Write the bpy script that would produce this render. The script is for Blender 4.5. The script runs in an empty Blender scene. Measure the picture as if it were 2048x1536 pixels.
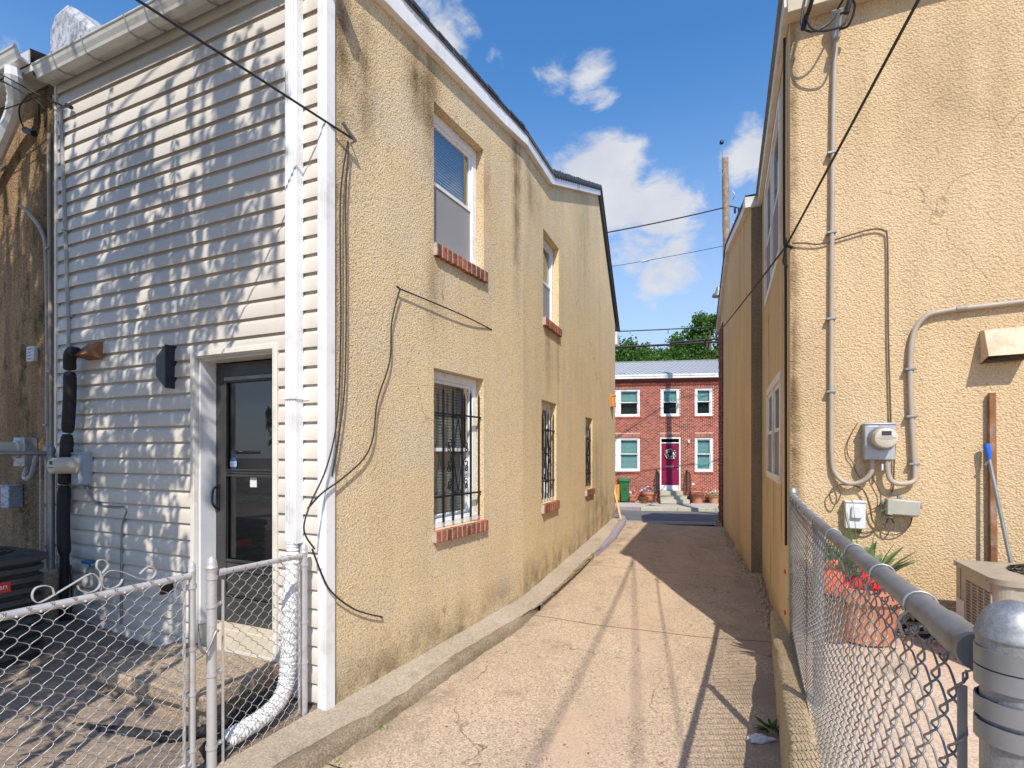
import bpy, math, random
from mathutils import Vector, Matrix
random.seed(11)
R = math.radians
S = bpy.context.scene
C = S.collection

# ------------------------------------------------------------------ camera
cd = bpy.data.cameras.new('camera'); cam = bpy.data.objects.new('camera', cd); C.objects.link(cam)
cam.location = (0, 0, 1.75); cam.rotation_euler = (R(90), 0, 0)
cd.sensor_width = 36; cd.lens = 18.211; cd.shift_y = 0.0659; cd.clip_start = .02; cd.clip_end = 600
S.camera = cam

# ------------------------------------------------------------------ sky, sun, exposure
SUN_EL, SUN_DX = 48.0, .055                       # the sun stands behind the camera
w = bpy.data.worlds.new('World'); S.world = w; w.use_nodes = True
wt = w.node_tree; wt.nodes.clear()
def wn(t, **k):
    n = wt.nodes.new(t)
    for a, b in k.items(): setattr(n, a, b)
    return n
def wl(a, b): wt.links.new(a, b)
def wmath(op, a, b=None, c=None):
    n = wn('ShaderNodeMath', operation=op)
    for i, x in enumerate((a, b, c)):
        if x is None: continue
        if isinstance(x, (int, float)): n.inputs[i].default_value = x
        else: wl(x, n.inputs[i])
    return n.outputs[0]
sky = wn('ShaderNodeTexSky', sky_type='NISHITA', sun_disc=False)
sky.sun_elevation = R(SUN_EL); sky.sun_rotation = math.atan2(SUN_DX, -1.0)
sky.air_density = 1.0; sky.dust_density = .4; sky.ozone_density = 3.0
tc = wn('ShaderNodeTexCoord')
nrm = wn('ShaderNodeVectorMath', operation='NORMALIZE'); wl(tc.outputs['Generated'], nrm.inputs[0])
D = nrm.outputs[0]
def wnoise(scale, det, rough, dist=0, vec=None):
    n = wn('ShaderNodeTexNoise'); n.inputs['Scale'].default_value = scale; n.inputs['Detail'].default_value = det
    n.inputs['Roughness'].default_value = rough; n.inputs['Distortion'].default_value = dist
    wl(vec or D, n.inputs['Vector']); return n.outputs[0]
mp = wn('ShaderNodeMapping'); mp.inputs['Scale'].default_value = (1, 1, 1.7); wl(D, mp.inputs['Vector'])
nz = wnoise(9.0, 11, .62, .3, mp.outputs[0])
big = wnoise(2.6, 3, .5, .0, mp.outputs[0])
def blob(px, py, rad, amp):
    v = Vector(((px-1024)/1036, 1, (903-py)/1036)).normalized()
    d = wn('ShaderNodeVectorMath', operation='DISTANCE'); wl(D, d.inputs[0]); d.inputs[1].default_value = v
    m = wn('ShaderNodeMapRange', interpolation_type='SMOOTHSTEP'); wl(d.outputs['Value'], m.inputs[0])
    m.inputs[1].default_value = rad; m.inputs[2].default_value = 0; m.inputs[3].default_value = 0; m.inputs[4].default_value = amp
    return m.outputs[0]
acc = None
for b in ((1115, 130, .075, .30), (1175, 135, .075, .34), (1205, 195, .05, .28), (1100, 180, .05, .24), (990, 110, .04, .2), (880, 20, .12, .36), (1210, 385, .16, .60), (1330, 415, .15, .58), (1120, 335, .07, .3), (1290, 450, .17, .44),
          (1500, 310, .11, .50), (1480, 350, .08, .4), (1350, 570, .17, .34), (1440, 480, .10, .3), (1000, 115, .05, .2), (20, 100, .05, .3),
          (-700, 300, .35, .4), (2900, 350, .4, .4), (3300, 800, .5, .45), (-900, 850, .4, .4)):
    o = blob(*b); acc = o if acc is None else wmath('MAXIMUM', acc, o)
back = wn('ShaderNodeSeparateXYZ'); wl(D, back.inputs[0])
bk = wn('ShaderNodeMapRange'); wl(back.outputs[1], bk.inputs[0]); bk.inputs[1].default_value = .3; bk.inputs[2].default_value = -.2
bk.inputs[3].default_value = 0; bk.inputs[4].default_value = .34      # unseen cumulus behind the camera, amount set for neutral fill light
acc = wmath('ADD', acc, wmath('MULTIPLY', bk.outputs[0], big))
dens = wmath('ADD', nz, acc)
cm = wn('ShaderNodeMapRange', interpolation_type='SMOOTHSTEP'); wl(dens, cm.inputs[0])
cm.inputs[1].default_value = .72; cm.inputs[2].default_value = .95
shade = wn('ShaderNodeMapRange'); wl(wnoise(9, 5, .55, 0), shade.inputs[0]); shade.inputs[1].default_value = .3; shade.inputs[2].default_value = .7
ccol = wn('ShaderNodeMix', data_type='RGBA'); wl(shade.outputs[0], ccol.inputs[0])
CL = 7.4
ccol.inputs[6].default_value = (.78*CL, .82*CL, .93*CL, 1); ccol.inputs[7].default_value = (1.0*CL, 1.0*CL, 1.02*CL, 1)
# thin pale veil towards the horizon
hz = wn('ShaderNodeMapRange', interpolation_type='SMOOTHSTEP'); wl(back.outputs[2], hz.inputs[0])
hz.inputs[1].default_value = .62; hz.inputs[2].default_value = .02; hz.inputs[3].default_value = 0; hz.inputs[4].default_value = .80
skyc = wn('ShaderNodeMix', data_type='RGBA'); wl(hz.outputs[0], skyc.inputs[0])
hs = wn('ShaderNodeHueSaturation'); hs.inputs['Saturation'].default_value = 1.25; hs.inputs['Value'].default_value = 2.1
wl(sky.outputs[0], hs.inputs['Color']); wl(hs.outputs[0], skyc.inputs[6]); skyc.inputs[7].default_value = (.74*CL, .86*CL, 1.06*CL, 1)
mx = wn('ShaderNodeMix', data_type='RGBA'); wl(wmath('MULTIPLY', cm.outputs[0], .93), mx.inputs[0])
wl(skyc.outputs[2], mx.inputs[6]); wl(ccol.outputs[2], mx.inputs[7])
bg = wn('ShaderNodeBackground'); bg.inputs[1].default_value = .105; wl(mx.outputs[2], bg.inputs[0])
wo = wn('ShaderNodeOutputWorld'); wl(bg.outputs[0], wo.inputs[0])

ld = bpy.data.lights.new('sun', 'SUN'); sun = bpy.data.objects.new('sun', ld); C.objects.link(sun)
ld.energy = 4.9; ld.angle = R(.53); ld.color = (1.0, .93, .82)
sv = Vector((SUN_DX, -1, math.tan(R(SUN_EL))*math.hypot(1, SUN_DX))).normalized()
sun.rotation_euler = sv.to_track_quat('Z', 'Y').to_euler(); sun.location = (0, -4, 20)
S.view_settings.view_transform = 'Standard'; S.view_settings.look = 'None'
S.view_settings.exposure = .06; S.view_settings.gamma = 1.0; S.view_settings.use_curve_mapping = False

# ------------------------------------------------------------------ helpers
class Fr:                                           # a wall's own frame: s along it, n out of it, z up
    def __init__(f, o, t, side):
        t = Vector(t).normalized(); f.o = Vector(o); f.t = t; f.n = Vector((-t.y, t.x))*side
    def p(f, s, n, z):
        q = f.o+f.t*s+f.n*n; return Vector((q.x, q.y, z))
    def ang(f): return math.atan2(f.t.y, f.t.x)
SID = Fr((-1.254, 3.52), (-.9191, .394), 1)         # white siding wall
ST1 = Fr((-1.254, 3.52), (.4756, .8797), -1)        # stucco wall along the alley, rear part
ST2 = Fr((.135, 6.09), (.357, .934), -1)            # and front part
RF = Fr((2.17, 4.04), (.9191, -.394), -1)           # stucco face with the meter
RS1 = Fr((2.17, 4.04), (.381, .9246), 1)            # its alley side
RS2 = Fr((3.31, 7.17), (.294, .956), 1)
RED = Fr((4.02, 20.2), (.990, -.139), -1)           # brick house across the street
GL = Fr((-1.39, 3.45), (-.42, -.907), 1)            # left fence line
FR_ = Fr((2.17, 4.0), (-1.59, -3.38), 1)            # right fence line, n into the yard
IDF = Fr((0, 0), (1, 0), 1)
def ip(x, xs, ys):
    if x <= xs[0]: return ys[0]
    for i in range(1, len(xs)):
        if x <= xs[i]: return ys[i-1]+(ys[i]-ys[i-1])*(x-xs[i-1])/(xs[i]-xs[i-1])
    return ys[-1]
def zg(y): return ip(y, [-9, 0, 3.5, 4.6, 6.1, 9.5, 12, 14], [-.35, -.1, -.08, -.06, -.03, .08, .18, .12])

class MB:
    def __init__(s): s.v = []; s.f = []
    def add(s, vs, fs):
        k = len(s.v); s.v += [Vector(v) for v in vs]; s.f += [tuple(i+k for i in f) for f in fs]; return s
    def quad(s, a, b, c, d): return s.add((a, b, c, d), ((0, 1, 2, 3),))
    def hexa(s, p):
        return s.add(p, ((0, 3, 2, 1), (4, 5, 6, 7), (0, 1, 5, 4), (1, 2, 6, 5), (2, 3, 7, 6), (3, 0, 4, 7)))
    def box(s, F, s0, s1, n0, n1, z0, z1):
        return s.hexa([F.p(s0, n0, z0), F.p(s1, n0, z0), F.p(s1, n1, z0), F.p(s0, n1, z0),
                       F.p(s0, n0, z1), F.p(s1, n0, z1), F.p(s1, n1, z1), F.p(s0, n1, z1)])
    def prism(s, F, poly, n0, n1):                  # poly of (s, z) pushed along n
        k = len(poly); vs = [F.p(a, n0, b) for a, b in poly]+[F.p(a, n1, b) for a, b in poly]
        fs = [tuple(range(k)), tuple(range(2*k-1, k-1, -1))]+[(i, i+k, (i+1) % k+k, (i+1) % k) for i in range(k)]
        return s.add(vs, fs)
    def tube(s, pts, r, k=8, cap=True, closed=False):
        pts = [Vector(p) for p in pts]; n = len(pts)
        rs = r if isinstance(r, (list, tuple)) else [r]*n
        ring = []; u = None
        for i, p in enumerate(pts):
            a = pts[(i-1) % n] if (i > 0 or closed) else p
            b = pts[(i+1) % n] if (i < n-1 or closed) else p
            d = (b-a).normalized()
            if u is None:
                u = d.cross(Vector((0, 0, 1)))
                if u.length < 1e-3: u = d.cross(Vector((1, 0, 0)))
            u = (u-d*u.dot(d)).normalized(); vv = d.cross(u)
            ring.append([p+(u*math.cos(2*math.pi*j/k)+vv*math.sin(2*math.pi*j/k))*rs[i] for j in range(k)])
        fs = []
        for i in range(n if closed else n-1):
            for j in range(k):
                i2 = (i+1) % n; fs.append((i*k+j, i*k+(j+1) % k, i2*k+(j+1) % k, i2*k+j))
        if cap and not closed: fs += [tuple(range(k-1, -1, -1)), tuple(range((n-1)*k, n*k))]
        return s.add([q for g in ring for q in g], fs)
    def lathe(s, c, prof, k=20, ax=(0, 0, 1), sx=1, sy=1, rot=0):
        ax = Vector(ax).normalized(); u = ax.cross(Vector((0, 0, 1)))
        if u.length < 1e-3: u = Vector((1, 0, 0))
        u.normalize(); vv = ax.cross(u); c = Vector(c); vs = []; fs = []
        for r, h in prof:
            for j in range(k):
                a = 2*math.pi*j/k+rot; vs.append(c+ax*h+u*(math.cos(a)*r*sx)+vv*(math.sin(a)*r*sy))
        for i in range(len(prof)-1):
            for j in range(k): fs.append((i*k+j, i*k+(j+1) % k, (i+1)*k+(j+1) % k, (i+1)*k+j))
        fs.append(tuple(range(k-1, -1, -1))); m = len(prof)-1; fs.append(tuple(range(m*k, m*k+k)))
        return s.add(vs, fs)
    def strip(s, pts, wdir, wd, th):                # flat bar along a path
        pts = [Vector(p) for p in pts]; wv = Vector(wdir).normalized()*wd/2; n = len(pts); vs = []
        for i, p in enumerate(pts):
            d = (pts[min(i+1, n-1)]-pts[max(i-1, 0)]).normalized(); q = d.cross(wv).normalized()*th/2
            vs += [p-wv-q, p+wv-q, p+wv+q, p-wv+q]
        fs = [(3, 2, 1, 0), (4*n-4, 4*n-3, 4*n-2, 4*n-1)]
        for i in range(n-1):
            for j in range(4): fs.append((i*4+j, i*4+(j+1) % 4, i*4+4+(j+1) % 4, i*4+4+j))
        return s.add(vs, fs)
    def mesh(s, name, smooth=40):
        me = bpy.data.meshes.new(name); me.from_pydata([tuple(v) for v in s.v], [], s.f); me.update()
        if smooth:
            me.shade_smooth(); me.set_sharp_from_angle(angle=R(smooth))
        return me
    def build(s, name, mat, parent=None, bev=0, smooth=40, kind=None):
        return put(name, s.mesh(name, smooth), mat, parent, None, bev, kind)
WM = {}
def put(name, me, mat, parent=None, M=None, bev=0, kind=None):
    o = bpy.data.objects.new(name, me); C.objects.link(o)
    if mat is not None and len(me.materials) == 0: me.materials.append(mat)
    if M is not None: o.matrix_world = M
    WM[o.name] = M.copy() if M is not None else Matrix.Identity(4)
    if parent is not None:
        o.parent = parent; o.matrix_parent_inverse = WM[parent.name].inverted()
    if bev:
        b = o.modifiers.new('bevel', 'BEVEL'); b.width = bev; b.segments = 2; b.limit_method = 'ANGLE'; b.angle_limit = R(40)
    if kind: o['kind'] = kind
    return o
def tag(o, label, cat, group=None):
    o['label'] = label; o['category'] = cat
    if group: o['group'] = group
    return o
def thing(name, label, cat, loc, group=None):
    o = bpy.data.objects.new(name, None); C.objects.link(o); o.location = loc; o.empty_display_size = .1
    WM[o.name] = Matrix.Translation(Vector(loc)); return tag(o, label, cat, group)
def spline(pts, m=6):                               # smooth path through points
    pts = [Vector(p) for p in pts]; out = []
    for i in range(len(pts)-1):
        p0 = pts[max(i-1, 0)]; p1 = pts[i]; p2 = pts[i+1]; p3 = pts[min(i+2, len(pts)-1)]
        for k in range(m):
            t = k/m; out.append(.5*((2*p1)+(p2-p0)*t+(2*p0-5*p1+4*p2-p3)*t*t+(3*p1-p0-3*p2+p3)*t**3))
    return out+[pts[-1]]
def sag(a, b, d, m=18):
    a = Vector(a); b = Vector(b); return [a.lerp(b, i/m)-Vector((0, 0, d*4*(i/m)*(1-i/m))) for i in range(m+1)]
def cable(name, label, pts, r, mat, group=None, cat='cable', k=6):
    return tag(MB().tube(pts, r, k).build(name, mat), label, cat, group)

# ------------------------------------------------------------------ materials
class G:
    def __init__(g, name):
        g.m = bpy.data.materials.new(name); g.m.use_nodes = True; g.t = g.m.node_tree
        g.b = g.t.nodes['Principled BSDF']; g.out = g.t.nodes['Material Output']
        g.pos = g.t.nodes.new('ShaderNodeNewGeometry').outputs['Position']
    def n(g, t, **k):
        x = g.t.nodes.new(t)
        for a, b in k.items(): setattr(x, a, b)
        return x
    def l(g, a, b): g.t.links.new(a, b)
    def s(g, sock, v):
        if isinstance(v, (int, float)): sock.default_value = v
        elif isinstance(v, (tuple, list)): sock.default_value = tuple(v)+((1,) if len(sock.default_value) == 4 and len(v) == 3 else ())
        else: g.l(v, sock)
    def math(g, op, a, b=0.0, clamp=False):
        x = g.n('ShaderNodeMath', operation=op, use_clamp=clamp); g.s(x.inputs[0], a); g.s(x.inputs[1], b); return x.outputs[0]
    def map(g, v, a, b, c=0.0, d=1.0, sm=False):
        x = g.n('ShaderNodeMapRange', interpolation_type='SMOOTHSTEP' if sm else 'LINEAR'); g.s(x.inputs[0], v)
        for i, q in enumerate((a, b, c, d)): g.s(x.inputs[i+1], q)
        return x.outputs[0]
    def scl(g, sc, v=None, rotz=0):
        x = g.n('ShaderNodeMapping'); g.l(v or g.pos, x.inputs[0]); x.inputs['Scale'].default_value = sc; x.inputs['Rotation'].default_value = (0, 0, rotz); return x.outputs[0]
    def noise(g, sc, det=4, ro=.55, v=None, dist=0):
        x = g.n('ShaderNodeTexNoise'); x.inputs['Scale'].default_value = sc; x.inputs['Detail'].default_value = det
        x.inputs['Roughness'].default_value = ro; x.inputs['Distortion'].default_value = dist; g.l(v or g.pos, x.inputs['Vector']); return x.outputs[0]
    def vor(g, sc, feat='F1', v=None, out='Distance', rnd=1.0):
        x = g.n('ShaderNodeTexVoronoi', feature=feat); x.inputs['Scale'].default_value = sc; x.inputs['Randomness'].default_value = rnd
        g.l(v or g.pos, x.inputs['Vector']); return x.outputs[out]
    def mix(g, f, a, b, bl='MIX'):
        x = g.n('ShaderNodeMix', data_type='RGBA', blend_type=bl); g.s(x.inputs[0], f); g.s(x.inputs[6], a); g.s(x.inputs[7], b); return x.outputs[2]
    def mul(g, c, v):                               # colour times a grey value
        x = g.n('ShaderNodeVectorMath', operation='SCALE'); g.s(x.inputs[0], c); g.s(x.inputs['Scale'], v); return x.outputs[0]
    def along(g, F):                                # the s coordinate of a wall frame
        x = g.n('ShaderNodeVectorMath', operation='DOT_PRODUCT'); g.l(g.pos, x.inputs[0]); x.inputs[1].default_value = (F.t.x, F.t.y, 0)
        return g.math('SUBTRACT', x.outputs['Value'], F.t.dot(F.o))
    def z(g):
        x = g.n('ShaderNodeSeparateXYZ'); g.l(g.pos, x.inputs[0]); return x.outputs[2]
    def col(g, c): g.s(g.b.inputs['Base Color'], c)
    def rough(g, r): g.s(g.b.inputs['Roughness'], r)
    def bump(g, h, st=.5, d=.01):
        x = g.n('ShaderNodeBump'); x.inputs['Strength'].default_value = st; x.inputs['Distance'].default_value = d; g.l(h, x.inputs['Height']); g.l(x.outputs[0], g.b.inputs['Normal'])
def rnd(g): return g.n('ShaderNodeObjectInfo').outputs['Random']
def island(g): return g.n('ShaderNodeNewGeometry').outputs['Random Per Island']

def simple(name, c, ro=.5, me=0.0, var=.12, sc=6, bump=0, bs=80, bd=.003, spec=.4, dirt=None, dsc=3, per=None, rvar=.15):
    g = G(name); b = g.map(g.noise(sc, 5, .6), .3, .7, 1-var, 1+var)
    if per == 'obj': b = g.math('MULTIPLY', b, g.map(rnd(g), 0, 1, 1-rvar, 1+rvar))
    if per == 'isl': b = g.math('MULTIPLY', b, g.map(island(g), 0, 1, 1-rvar, 1+rvar))
    col = g.mul(c, b)
    if dirt: col = g.mix(g.map(g.noise(dsc, 7, .68), .52, .72, 0, .85), col, dirt)
    g.col(col); g.rough(g.map(g.noise(sc*3, 3), .3, .7, max(0, ro-.08), min(1, ro+.08))); g.b.inputs['Metallic'].default_value = me
    g.b.inputs['Specular IOR Level'].default_value = spec
    if bump: g.bump(g.noise(bs, 4, .6), bump, bd)
    return g.m

def stucco(name, c1, c2, F, sc, depth, stains=(), cav=.42, moss=None, streak=.25, wash=None, base=None):
    g = G(name); s_ = g.along(F); z_ = g.z()
    big = g.noise(.9, 6, .6); col = g.mix(g.map(big, .35, .65), c1, c2)
    if wash: col = g.mix(g.map(g.noise(1.7, 6, .65), .46, .64, 0, .7), col, wash)
    v = g.scl((5, 5, .45)); st = g.noise(1.0, 6, .6, v)
    br = g.map(st, .42, .7, 1.0, 1-streak)
    col = g.mul(col, br)
    wob = g.noise(4.0, 5, .65)
    for (a, b, wa, wb, am) in stains:
        da = g.math('DIVIDE', g.math('SUBTRACT', s_, a), wa); db = g.math('DIVIDE', g.math('SUBTRACT', z_, b), wb)
        r2 = g.math('ADD', g.math('MULTIPLY', da, da), g.math('MULTIPLY', db, db))
        e = g.math('POWER', 2.718, g.math('MULTIPLY', r2, -1.0))
        m = g.math('MULTIPLY', e, g.map(g.math('ADD', g.math('MULTIPLY', wob, .5), g.math('MULTIPLY', st, .5)), .36, .6, 0, 1))
        col = g.mix(g.math('MULTIPLY', m, am, True), col, (.20, .13, .065))
    if moss:
        m = g.math('MULTIPLY', g.map(g.noise(2.2, 6, .65, g.scl((2.2, 2.2, .5))), .5, .62, 0, 1), g.map(g.noise(9, 4, .6), .35, .6, .2, 1)); col = g.mix(m, col, moss)
    if base:                                        # splashed dirt at the foot of the wall
        m = g.math('MULTIPLY', g.map(z_, base[0], base[1], 0, 1), g.map(g.noise(3.2, 6, .65), .4, .6, .2, 1)); col = g.mix(g.math('MULTIPLY', m, .75), col, (.20, .15, .09))
    warp = g.n('ShaderNodeVectorMath', operation='ADD'); g.l(g.pos, warp.inputs[0])
    wv = g.n('ShaderNodeTexNoise'); wv.inputs['Scale'].default_value = sc*.6; g.l(g.pos, wv.inputs['Vector'])
    wm = g.n('ShaderNodeVectorMath', operation='SCALE'); g.l(wv.outputs['Color'], wm.inputs[0]); wm.inputs['Scale'].default_value = .8/sc; g.l(wm.outputs[0], warp.inputs[1])
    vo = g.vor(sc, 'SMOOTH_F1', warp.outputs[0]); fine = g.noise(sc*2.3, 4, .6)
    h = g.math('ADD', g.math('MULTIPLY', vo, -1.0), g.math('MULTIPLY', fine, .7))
    col = g.mul(col, g.map(h, -.45, .25, 1-cav, 1+cav*.35))  # relief shading put into the colour too: pits darker, crests lighter
    cw = g.n('ShaderNodeTexNoise'); cw.inputs['Scale'].default_value = 2.2; cw.inputs['Detail'].default_value = 6; g.l(g.pos, cw.inputs['Vector'])
    ca = g.n('ShaderNodeVectorMath', operation='ADD'); g.l(g.pos, ca.inputs[0]); cs = g.n('ShaderNodeVectorMath', operation='SCALE'); g.l(cw.outputs['Color'], cs.inputs[0]); cs.inputs['Scale'].default_value = .7; g.l(cs.outputs[0], ca.inputs[1])
    cm_ = g.math('MULTIPLY', g.map(g.vor(.62, 'DISTANCE_TO_EDGE', ca.outputs[0]), .0, .0045, 1, 0), g.map(g.noise(1.3, 3), .52, .60, 0, .55)); col = g.mix(cm_, col, (.16, .11, .06))
    g.col(col); g.rough(.9); g.b.inputs['Specular IOR Level'].default_value = .15; g.bump(h, 1.0, depth)
    return g.m

def concrete(name, c1, c2, sp=.35, tint=None, cr=True, dark=(.12, .085, .055), wet=None):
    g = G(name); col = g.mix(g.map(g.noise(.8, 7, .62), .35, .66), c1, c2)
    if tint: col = g.mix(g.map(g.noise(1.3, 5, .6, g.scl((2.6, .5, 1), rotz=R(-23.5))), .5, .68, 0, .7), col, tint)
    sv = g.vor(110, 'F1', out='Color'); bw = g.n('ShaderNodeSeparateColor'); g.l(sv, bw.inputs[0])
    col = g.mul(col, g.map(bw.outputs[0], 0, 1, 1-sp, 1+sp))
    col = g.mix(g.map(g.noise(38, 3, .7), .66, .72, 0, .75), col, dark)
    col = g.mix(g.map(g.noise(60, 2, .6), .70, .75, 0, .7), col, (.62, .56, .48))
    col = g.mix(g.map(g.noise(2.4, 8, .7), .56, .74, 0, .55), col, dark)
    if name == 'alley_concrete':                    # a sandy wash track down the middle, dirt along the kerb
        x = g.n('ShaderNodeVectorMath', operation='DOT_PRODUCT'); g.l(g.pos, x.inputs[0]); x.inputs[1].default_value = (.917, -.398, 0)
        nn = g.math('ADD', x.outputs['Value'], g.map(g.noise(.8, 4, .6), .3, .7, -.22, .22)); d = g.math('ABSOLUTE', g.math('ADD', nn, .85))
        m = g.math('MULTIPLY', g.map(d, .30, .05, 0, 1, True), g.map(g.noise(3.2, 5, .6), .38, .55, .15, .65)); col = g.mix(m, col, (.55, .40, .28))
        m = g.math('MULTIPLY', g.map(nn, -1.75, -2.3, 0, 1, True), g.map(g.noise(4, 5, .65), .4, .62, 0, .8)); col = g.mix(m, col, (.22, .165, .11))
        m = g.math('MULTIPLY', g.map(nn, -.15, .25, 0, 1, True), g.map(g.noise(2.0, 6, .65), .40, .60, .2, .75)); col = g.mix(m, col, (.30, .225, .165))
    h = g.math('ADD', g.noise(120, 3, .6), g.math('MULTIPLY', g.noise(9, 5, .6), 1.2))
    if cr:
        wv = g.n('ShaderNodeTexNoise'); wv.inputs['Scale'].default_value = 1.8; wv.inputs['Detail'].default_value = 6; g.l(g.pos, wv.inputs['Vector'])
        a = g.n('ShaderNodeVectorMath', operation='ADD'); g.l(g.pos, a.inputs[0]); sc = g.n('ShaderNodeVectorMath', operation='SCALE'); g.l(wv.outputs['Color'], sc.inputs[0]); sc.inputs['Scale'].default_value = .9; g.l(sc.outputs[0], a.inputs[1])
        e = g.vor(.55, 'DISTANCE_TO_EDGE', a.outputs[0]); m = g.math('MULTIPLY', g.map(e, .0, .006, 1, 0), g.map(g.noise(1.1, 2), .49, .57, 0, .75))
        col = g.mix(m, col, (.10, .07, .05)); h = g.math('SUBTRACT', h, g.math('MULTIPLY', m, 1.5))
    g.col(col); g.rough(.88); g.b.inputs['Specular IOR Level'].default_value = .2; g.bump(h, .6, .004)
    return g.m

M = {}
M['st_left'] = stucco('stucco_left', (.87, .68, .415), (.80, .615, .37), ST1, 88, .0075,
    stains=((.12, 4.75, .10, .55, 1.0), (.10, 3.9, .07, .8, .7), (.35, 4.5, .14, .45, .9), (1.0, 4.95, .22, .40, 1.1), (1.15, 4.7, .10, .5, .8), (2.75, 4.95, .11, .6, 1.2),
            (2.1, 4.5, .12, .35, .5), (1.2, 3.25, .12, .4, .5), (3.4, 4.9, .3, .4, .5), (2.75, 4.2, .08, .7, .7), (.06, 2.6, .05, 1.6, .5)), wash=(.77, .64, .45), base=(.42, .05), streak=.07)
M['st_left2'] = stucco('stucco_left_front', (.91, .715, .42), (.84, .655, .38), ST2, 84, .0065,  # lighter in colour than the rear part, to offset weaker sun past the bend
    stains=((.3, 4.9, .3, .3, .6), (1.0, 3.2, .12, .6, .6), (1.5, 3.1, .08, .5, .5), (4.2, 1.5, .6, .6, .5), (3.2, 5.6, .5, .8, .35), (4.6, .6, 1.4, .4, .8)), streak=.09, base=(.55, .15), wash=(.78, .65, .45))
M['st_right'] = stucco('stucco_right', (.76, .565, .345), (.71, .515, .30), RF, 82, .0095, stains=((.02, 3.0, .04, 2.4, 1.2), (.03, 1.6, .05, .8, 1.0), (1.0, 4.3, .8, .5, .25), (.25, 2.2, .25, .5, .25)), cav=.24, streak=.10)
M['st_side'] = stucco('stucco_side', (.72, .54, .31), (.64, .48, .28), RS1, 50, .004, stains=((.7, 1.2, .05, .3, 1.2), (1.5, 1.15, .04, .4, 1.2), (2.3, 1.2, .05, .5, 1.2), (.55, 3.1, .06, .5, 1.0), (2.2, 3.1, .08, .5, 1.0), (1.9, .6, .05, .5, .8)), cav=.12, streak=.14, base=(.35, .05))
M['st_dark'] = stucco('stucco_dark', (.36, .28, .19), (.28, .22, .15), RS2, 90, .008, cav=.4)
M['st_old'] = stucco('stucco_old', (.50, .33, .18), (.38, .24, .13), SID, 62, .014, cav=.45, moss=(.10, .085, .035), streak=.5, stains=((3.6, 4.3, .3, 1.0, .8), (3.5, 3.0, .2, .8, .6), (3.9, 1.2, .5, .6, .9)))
g = G('vinyl_siding')
c = g.mul((.64, .59, .525), g.map(g.noise(1.2, 5, .6), .3, .7, .93, 1.05)); c = g.mix(g.map(g.noise(1.6, 7, .7, g.scl((3, 3, .6))), .57, .74, 0, .5), c, (.50, .44, .36))
gr = g.noise(30, 4, .6, g.scl((.5, .5, 12))); g.col(g.mul(c, g.map(rnd(g), 0, 1, .96, 1.03))); g.rough(.42); g.b.inputs['Specular IOR Level'].default_value = .35; g.bump(gr, .12, .001); M['siding'] = g.m
M['trim'] = simple('cream_trim', (.74, .70, .63), .4, var=.06, dirt=(.45, .40, .33), dsc=2)
M['fcream'] = simple('fascia_cream', (.52, .44, .32), .6, var=.1, dirt=(.3, .24, .16), dsc=4)
M['white'] = simple('white_paint', (.80, .80, .80), .38, var=.05, dirt=(.52, .49, .45), dsc=2.2)
M['whitemetal'] = simple('white_aluminium', (.80, .81, .83), .33, var=.05, dirt=(.5, .48, .44), dsc=2.6, bump=.15, bs=9, bd=.004)
M['gutter'] = simple('gutter_white', (.60, .59, .55), .4, var=.10, dirt=(.34, .30, .24), dsc=4)
M['flex'] = simple('white_flexible_pipe', (.74, .73, .72), .75, var=.05, spec=.15)
M['jamb'] = simple('jamb_grey_white', (.70, .71, .73), .4, var=.06, dirt=(.5, .5, .5), dsc=1.5)
M['door'] = simple('door_charcoal', (.046, .045, .043), .35, var=.2)
M['doorin'] = simple('inner_door', (.24, .25, .26), .5, var=.1)
M['black'] = simple('black_iron', (.012, .012, .013), .45, var=.3)
M['rubber'] = simple('black_rubber', (.022, .022, .023), .7, var=.25, bump=.2, bs=50)
M['wire'] = simple('black_wire', (.025, .022, .020), .6)
M['brownwire'] = simple('brown_wire', (.12, .085, .055), .65)
M['galv'] = simple('galvanised_steel', (.33, .335, .345), .5, me=.7, var=.14, sc=9, dirt=(.30, .29, .28), dsc=9, bump=.12, bs=120, bd=.001)
g = G('galvanised_post'); sp = g.n('ShaderNodeSeparateColor'); g.l(g.vor(420, 'F1', out='Color'), sp.inputs[0]); sc_ = g.noise(70, 5, .7, g.scl((1, 1, .06)))
g.col(g.mix(g.map(g.noise(14, 6, .7), .55, .70, 0, .7), g.mul((.34, .345, .355), g.math('MULTIPLY', g.map(sp.outputs[0], 0, 1, .88, 1.1), g.map(sc_, .35, .65, .82, 1.1))), (.20, .18, .16))); g.rough(g.map(g.noise(40, 4), .3, .7, .42, .66)); g.b.inputs['Metallic'].default_value = .65; g.bump(g.noise(150, 4, .6), .15, .001); M['galvp'] = g.m
M['galvw'] = simple('galvanised_wire', (.42, .42, .43), .45, me=.7, var=.12, sc=20)
M['meshgrey'] = simple('shaded_mesh_wire', (.27, .265, .26), .5, me=.6, var=.25, sc=14, dirt=(.16, .13, .11), dsc=12)  # right fence wire: its shadowed side put in as a darker grey
M['silver'] = simple('silver_paint', (.60, .59, .59), .42, me=.45, var=.1, dirt=(.38, .34, .32), dsc=6, bump=.2, bs=70, bd=.001)
M['galvd'] = simple('weathered_zinc', (.27, .28, .29), .5, me=.6, var=.15, sc=10, dirt=(.17, .16, .15), dsc=8)
M['greybox'] = simple('grey_metal_box', (.42, .44, .47), .42, me=.25, var=.08, dirt=(.28, .27, .26), dsc=5)
M['bluebox'] = simple('blue_grey_box', (.36, .43, .52), .45, me=.2, var=.08, dirt=(.24, .25, .27), dsc=7)
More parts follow.
